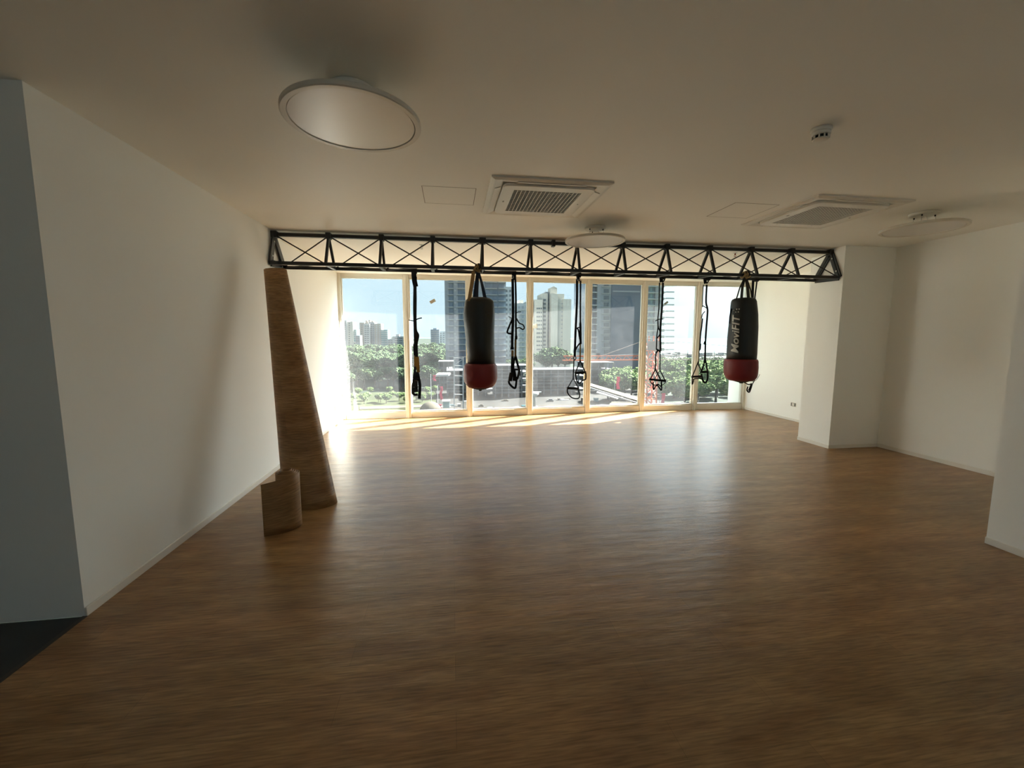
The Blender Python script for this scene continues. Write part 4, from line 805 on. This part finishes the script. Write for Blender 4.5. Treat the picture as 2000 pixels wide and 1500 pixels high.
for k in range(60):
    px_ = rc.uniform(866, 1250); Yb = rc.uniform(97, 138); py_ = 660 + 819 * 21 / Yb; w_ = rc.uniform(.5, 2.4); h_ = rc.uniform(.25, 1.1); p = at(px_, py_, Y=Yb); p.z = GZ + .5
    m_ = MB(); kind_ = k % 3
    if kind_ == 0: m_.box((p.x - w_ / 2, Yb, p.z), (p.x + w_ / 2, Yb + 1.2, p.z + h_)).box((p.x - w_ / 2 - .1, Yb - .1, p.z + h_), (p.x + w_ / 2 + .1, Yb + 1.3, p.z + h_ + .08))
    elif kind_ == 1:
        for j in range(4): m_.bar((p.x - w_, Yb + j * .25, p.z + .1 + .12 * (j % 2)), (p.x + w_, Yb + .3 + j * .25, p.z + .1 + .12 * (j % 2)), .14)
    else: m_.box((p.x - w_ / 2, Yb, p.z), (p.x + w_ / 2, Yb + .8, p.z + h_ * .6)).box((p.x - w_ * .2, Yb + .1, p.z + h_ * .6), (p.x + w_ * .35, Yb + .6, p.z + h_))
    cn, cm = rc.choice([('white', E_WHITE), ('light grey', E_GREY), ('grey', E_CONC), ('sandy', E_SAND), ('teal', E_TEAL)])
    pane = 'second' if px_ < 917 else 'third' if px_ < 1034 else 'fourth' if px_ < 1145 else 'fifth'
    where = '%s the %s pane, %s' % ('low in' if Yb < 110 else 'higher in' if Yb < 124 else 'farthest back in', pane, 'left side' if (px_ % 117) < 58 else 'right side')
    m_.build(('material_crate', 'timber_stack', 'rubble_block')[kind_], cm, label=('%s lidded crate %s', '%s beam stack %s', 'stepped %s block %s')[kind_] % (cn, where),
             cat=('crate', 'beams', 'block')[kind_], group=('crates on the construction ground', 'beam stacks on the construction ground', 'blocks on the construction ground')[kind_])

# trees ----------------------------------------------------------------
def crown_mesh(seed, leaf):
    rr = random.Random(seed); bm = bmesh.new()
    for k in range(15):
        a = rr.uniform(0, 6.283); d = rr.uniform(0, 3.3); z = 6.2 + rr.uniform(-1.4, 1.9) * (1 - d / 5); r = rr.uniform(1.1, 2.1)
        ret = bmesh.ops.create_icosphere(bm, subdivisions=4, radius=r); off = V((d * math.cos(a), d * math.sin(a), z))
        for v in ret['verts']:
            nv = noise.noise(v.co * 1.7 + off) * .7 + noise.noise(v.co * 4.2 + off) * .5 + noise.noise(v.co * 11 + off) * .3 + rr.uniform(-.12, .12); v.co = v.co * (1 + nv / r); v.co.z *= .75; v.co += off
    me = bpy.data.meshes.new('crown'); bm.to_mesh(me); bm.free(); me.materials.append(leaf)
    for p in me.polygons: p.use_smooth = False
    return me
def trunk_mesh():
    m_ = MB(); m_.smooth = True; m_.tube([(0, 0, 0), (.1, 0, 2), (.05, .1, 4), (.2, 0, 6)], [.35, .28, .22, .12], 8)
    for a in (0, 2, 4): m_.tube([(.05, .1, 3.6), (1.1 * math.cos(a), 1.1 * math.sin(a), 5), (2 * math.cos(a), 2 * math.sin(a), 6.3)], [.16, .11, .06], 6)
    return m_.mesh('trunk', E_BARK)
CR = {('g', k): crown_mesh(k, E_LEAF) for k in range(3)}; CR.update({('b', k): crown_mesh(10 + k, E_LEAFB) for k in range(2)}); TRK = trunk_mesh()
def tree(px, Y, s_, kind, label, group):
    x = at(px, 700, Y=Y).x; t_ = thing('tree', label, 'tree', (x, Y, GZ), group); t_.scale = (s_ * rt_.uniform(.9, 1.15), s_ * rt_.uniform(.9, 1.15), s_); t_.rotation_euler.z = rt_.uniform(0, 6)
    for nm, me_ in (('crown', CR[(kind, rt_.randrange(3 if kind == 'g' else 2))]), ('trunk', TRK)):
        o = bpy.data.objects.new(nm, me_); COL.objects.link(o); o.parent = t_
rt_ = random.Random(5)
for Y, n_, y_ in ((185, 15, 0), (215, 17, 0), (255, 18, 0), (305, 20, 0), (370, 22, 0), (450, 24, 0)):
    for k in range(n_):
        tree(648 + (862 - 648) * (k + rt_.uniform(.1, .9)) / n_, Y + rt_.uniform(-12, 12), (1.0 if Y < 200 else 1.3) * rt_.uniform(.85, 1.15) * (1 + (Y - 200) / 1100), 'g', 'dark green rounded tree in the %s row of the woodland, seen through the %s pane' % ({185: 'nearest', 215: 'second', 255: 'third', 305: 'fourth', 370: 'fifth', 450: 'farthest'}[Y], 'first' if k < n_ * .66 else 'second'), 'woodland trees behind the first two panes')
for k in range(22):
    yb = rt_.uniform(138, 165); tree(660 + 200 * k / 22 + rt_.uniform(-4, 4), yb, rt_.uniform(.25, .4), 'b', 'low bright meadow bush, %s, %s of the %s pane' % ('nearer' if yb < 150 else 'farther', ('left', 'middle', 'right')[int(k % 14 / 4.7)], 'first' if k < 14 else 'second'), 'meadow bushes')
for Y, n_ in ((120, 6), (145, 9), (175, 12), (215, 15), (265, 22)):
    for k in range(n_):
        tree(1288 + (1475 - 1288) * (k + rt_.uniform(.1, .9)) / n_, Y + rt_.uniform(-9, 9), {120: 1.15, 145: 1.2, 175: 1.3, 215: 1.15, 265: .85}[Y] * rt_.uniform(.85, 1.12), 'b' if Y < 200 else 'g', ('%s tree in the %s row of the park, seen through the %s pane' % ('bright green spreading' if Y < 200 else 'darker leafy', {120: 'nearest', 145: 'second', 175: 'third', 215: 'fourth', 265: 'farthest'}[Y], 'sixth' if k < n_ * .42 else 'rightmost')), 'park trees behind the right panes' if Y >= 200 else 'bright park trees behind the right panes')
for Y, n_ in ((135, 5), (160, 6)):
    for k in range(n_): tree(1185 + (1258 - 1185) * (k + .5) / n_ + rt_.uniform(-3, 3), Y + rt_.uniform(-5, 5), 1.1 * rt_.uniform(.85, 1.1), 'b', 'bright green tree in front of the slate tower', 'trees before the slate tower')
for px_, Y, s_ in ((1078, 230, 1.9), (1090, 225, 1.7), (1066, 235, 1.6), (1104, 235, 1.5)): tree(px_, Y, s_, 'g', 'round green tree at the foot of the cream tower', 'trees at the foot of the cream tower')
for k in range(8): tree(990 + 6 * k, 255 - 8 * (k % 2), 1.0, 'g', 'small tree before the white building in the third pane', 'trees before the white building')
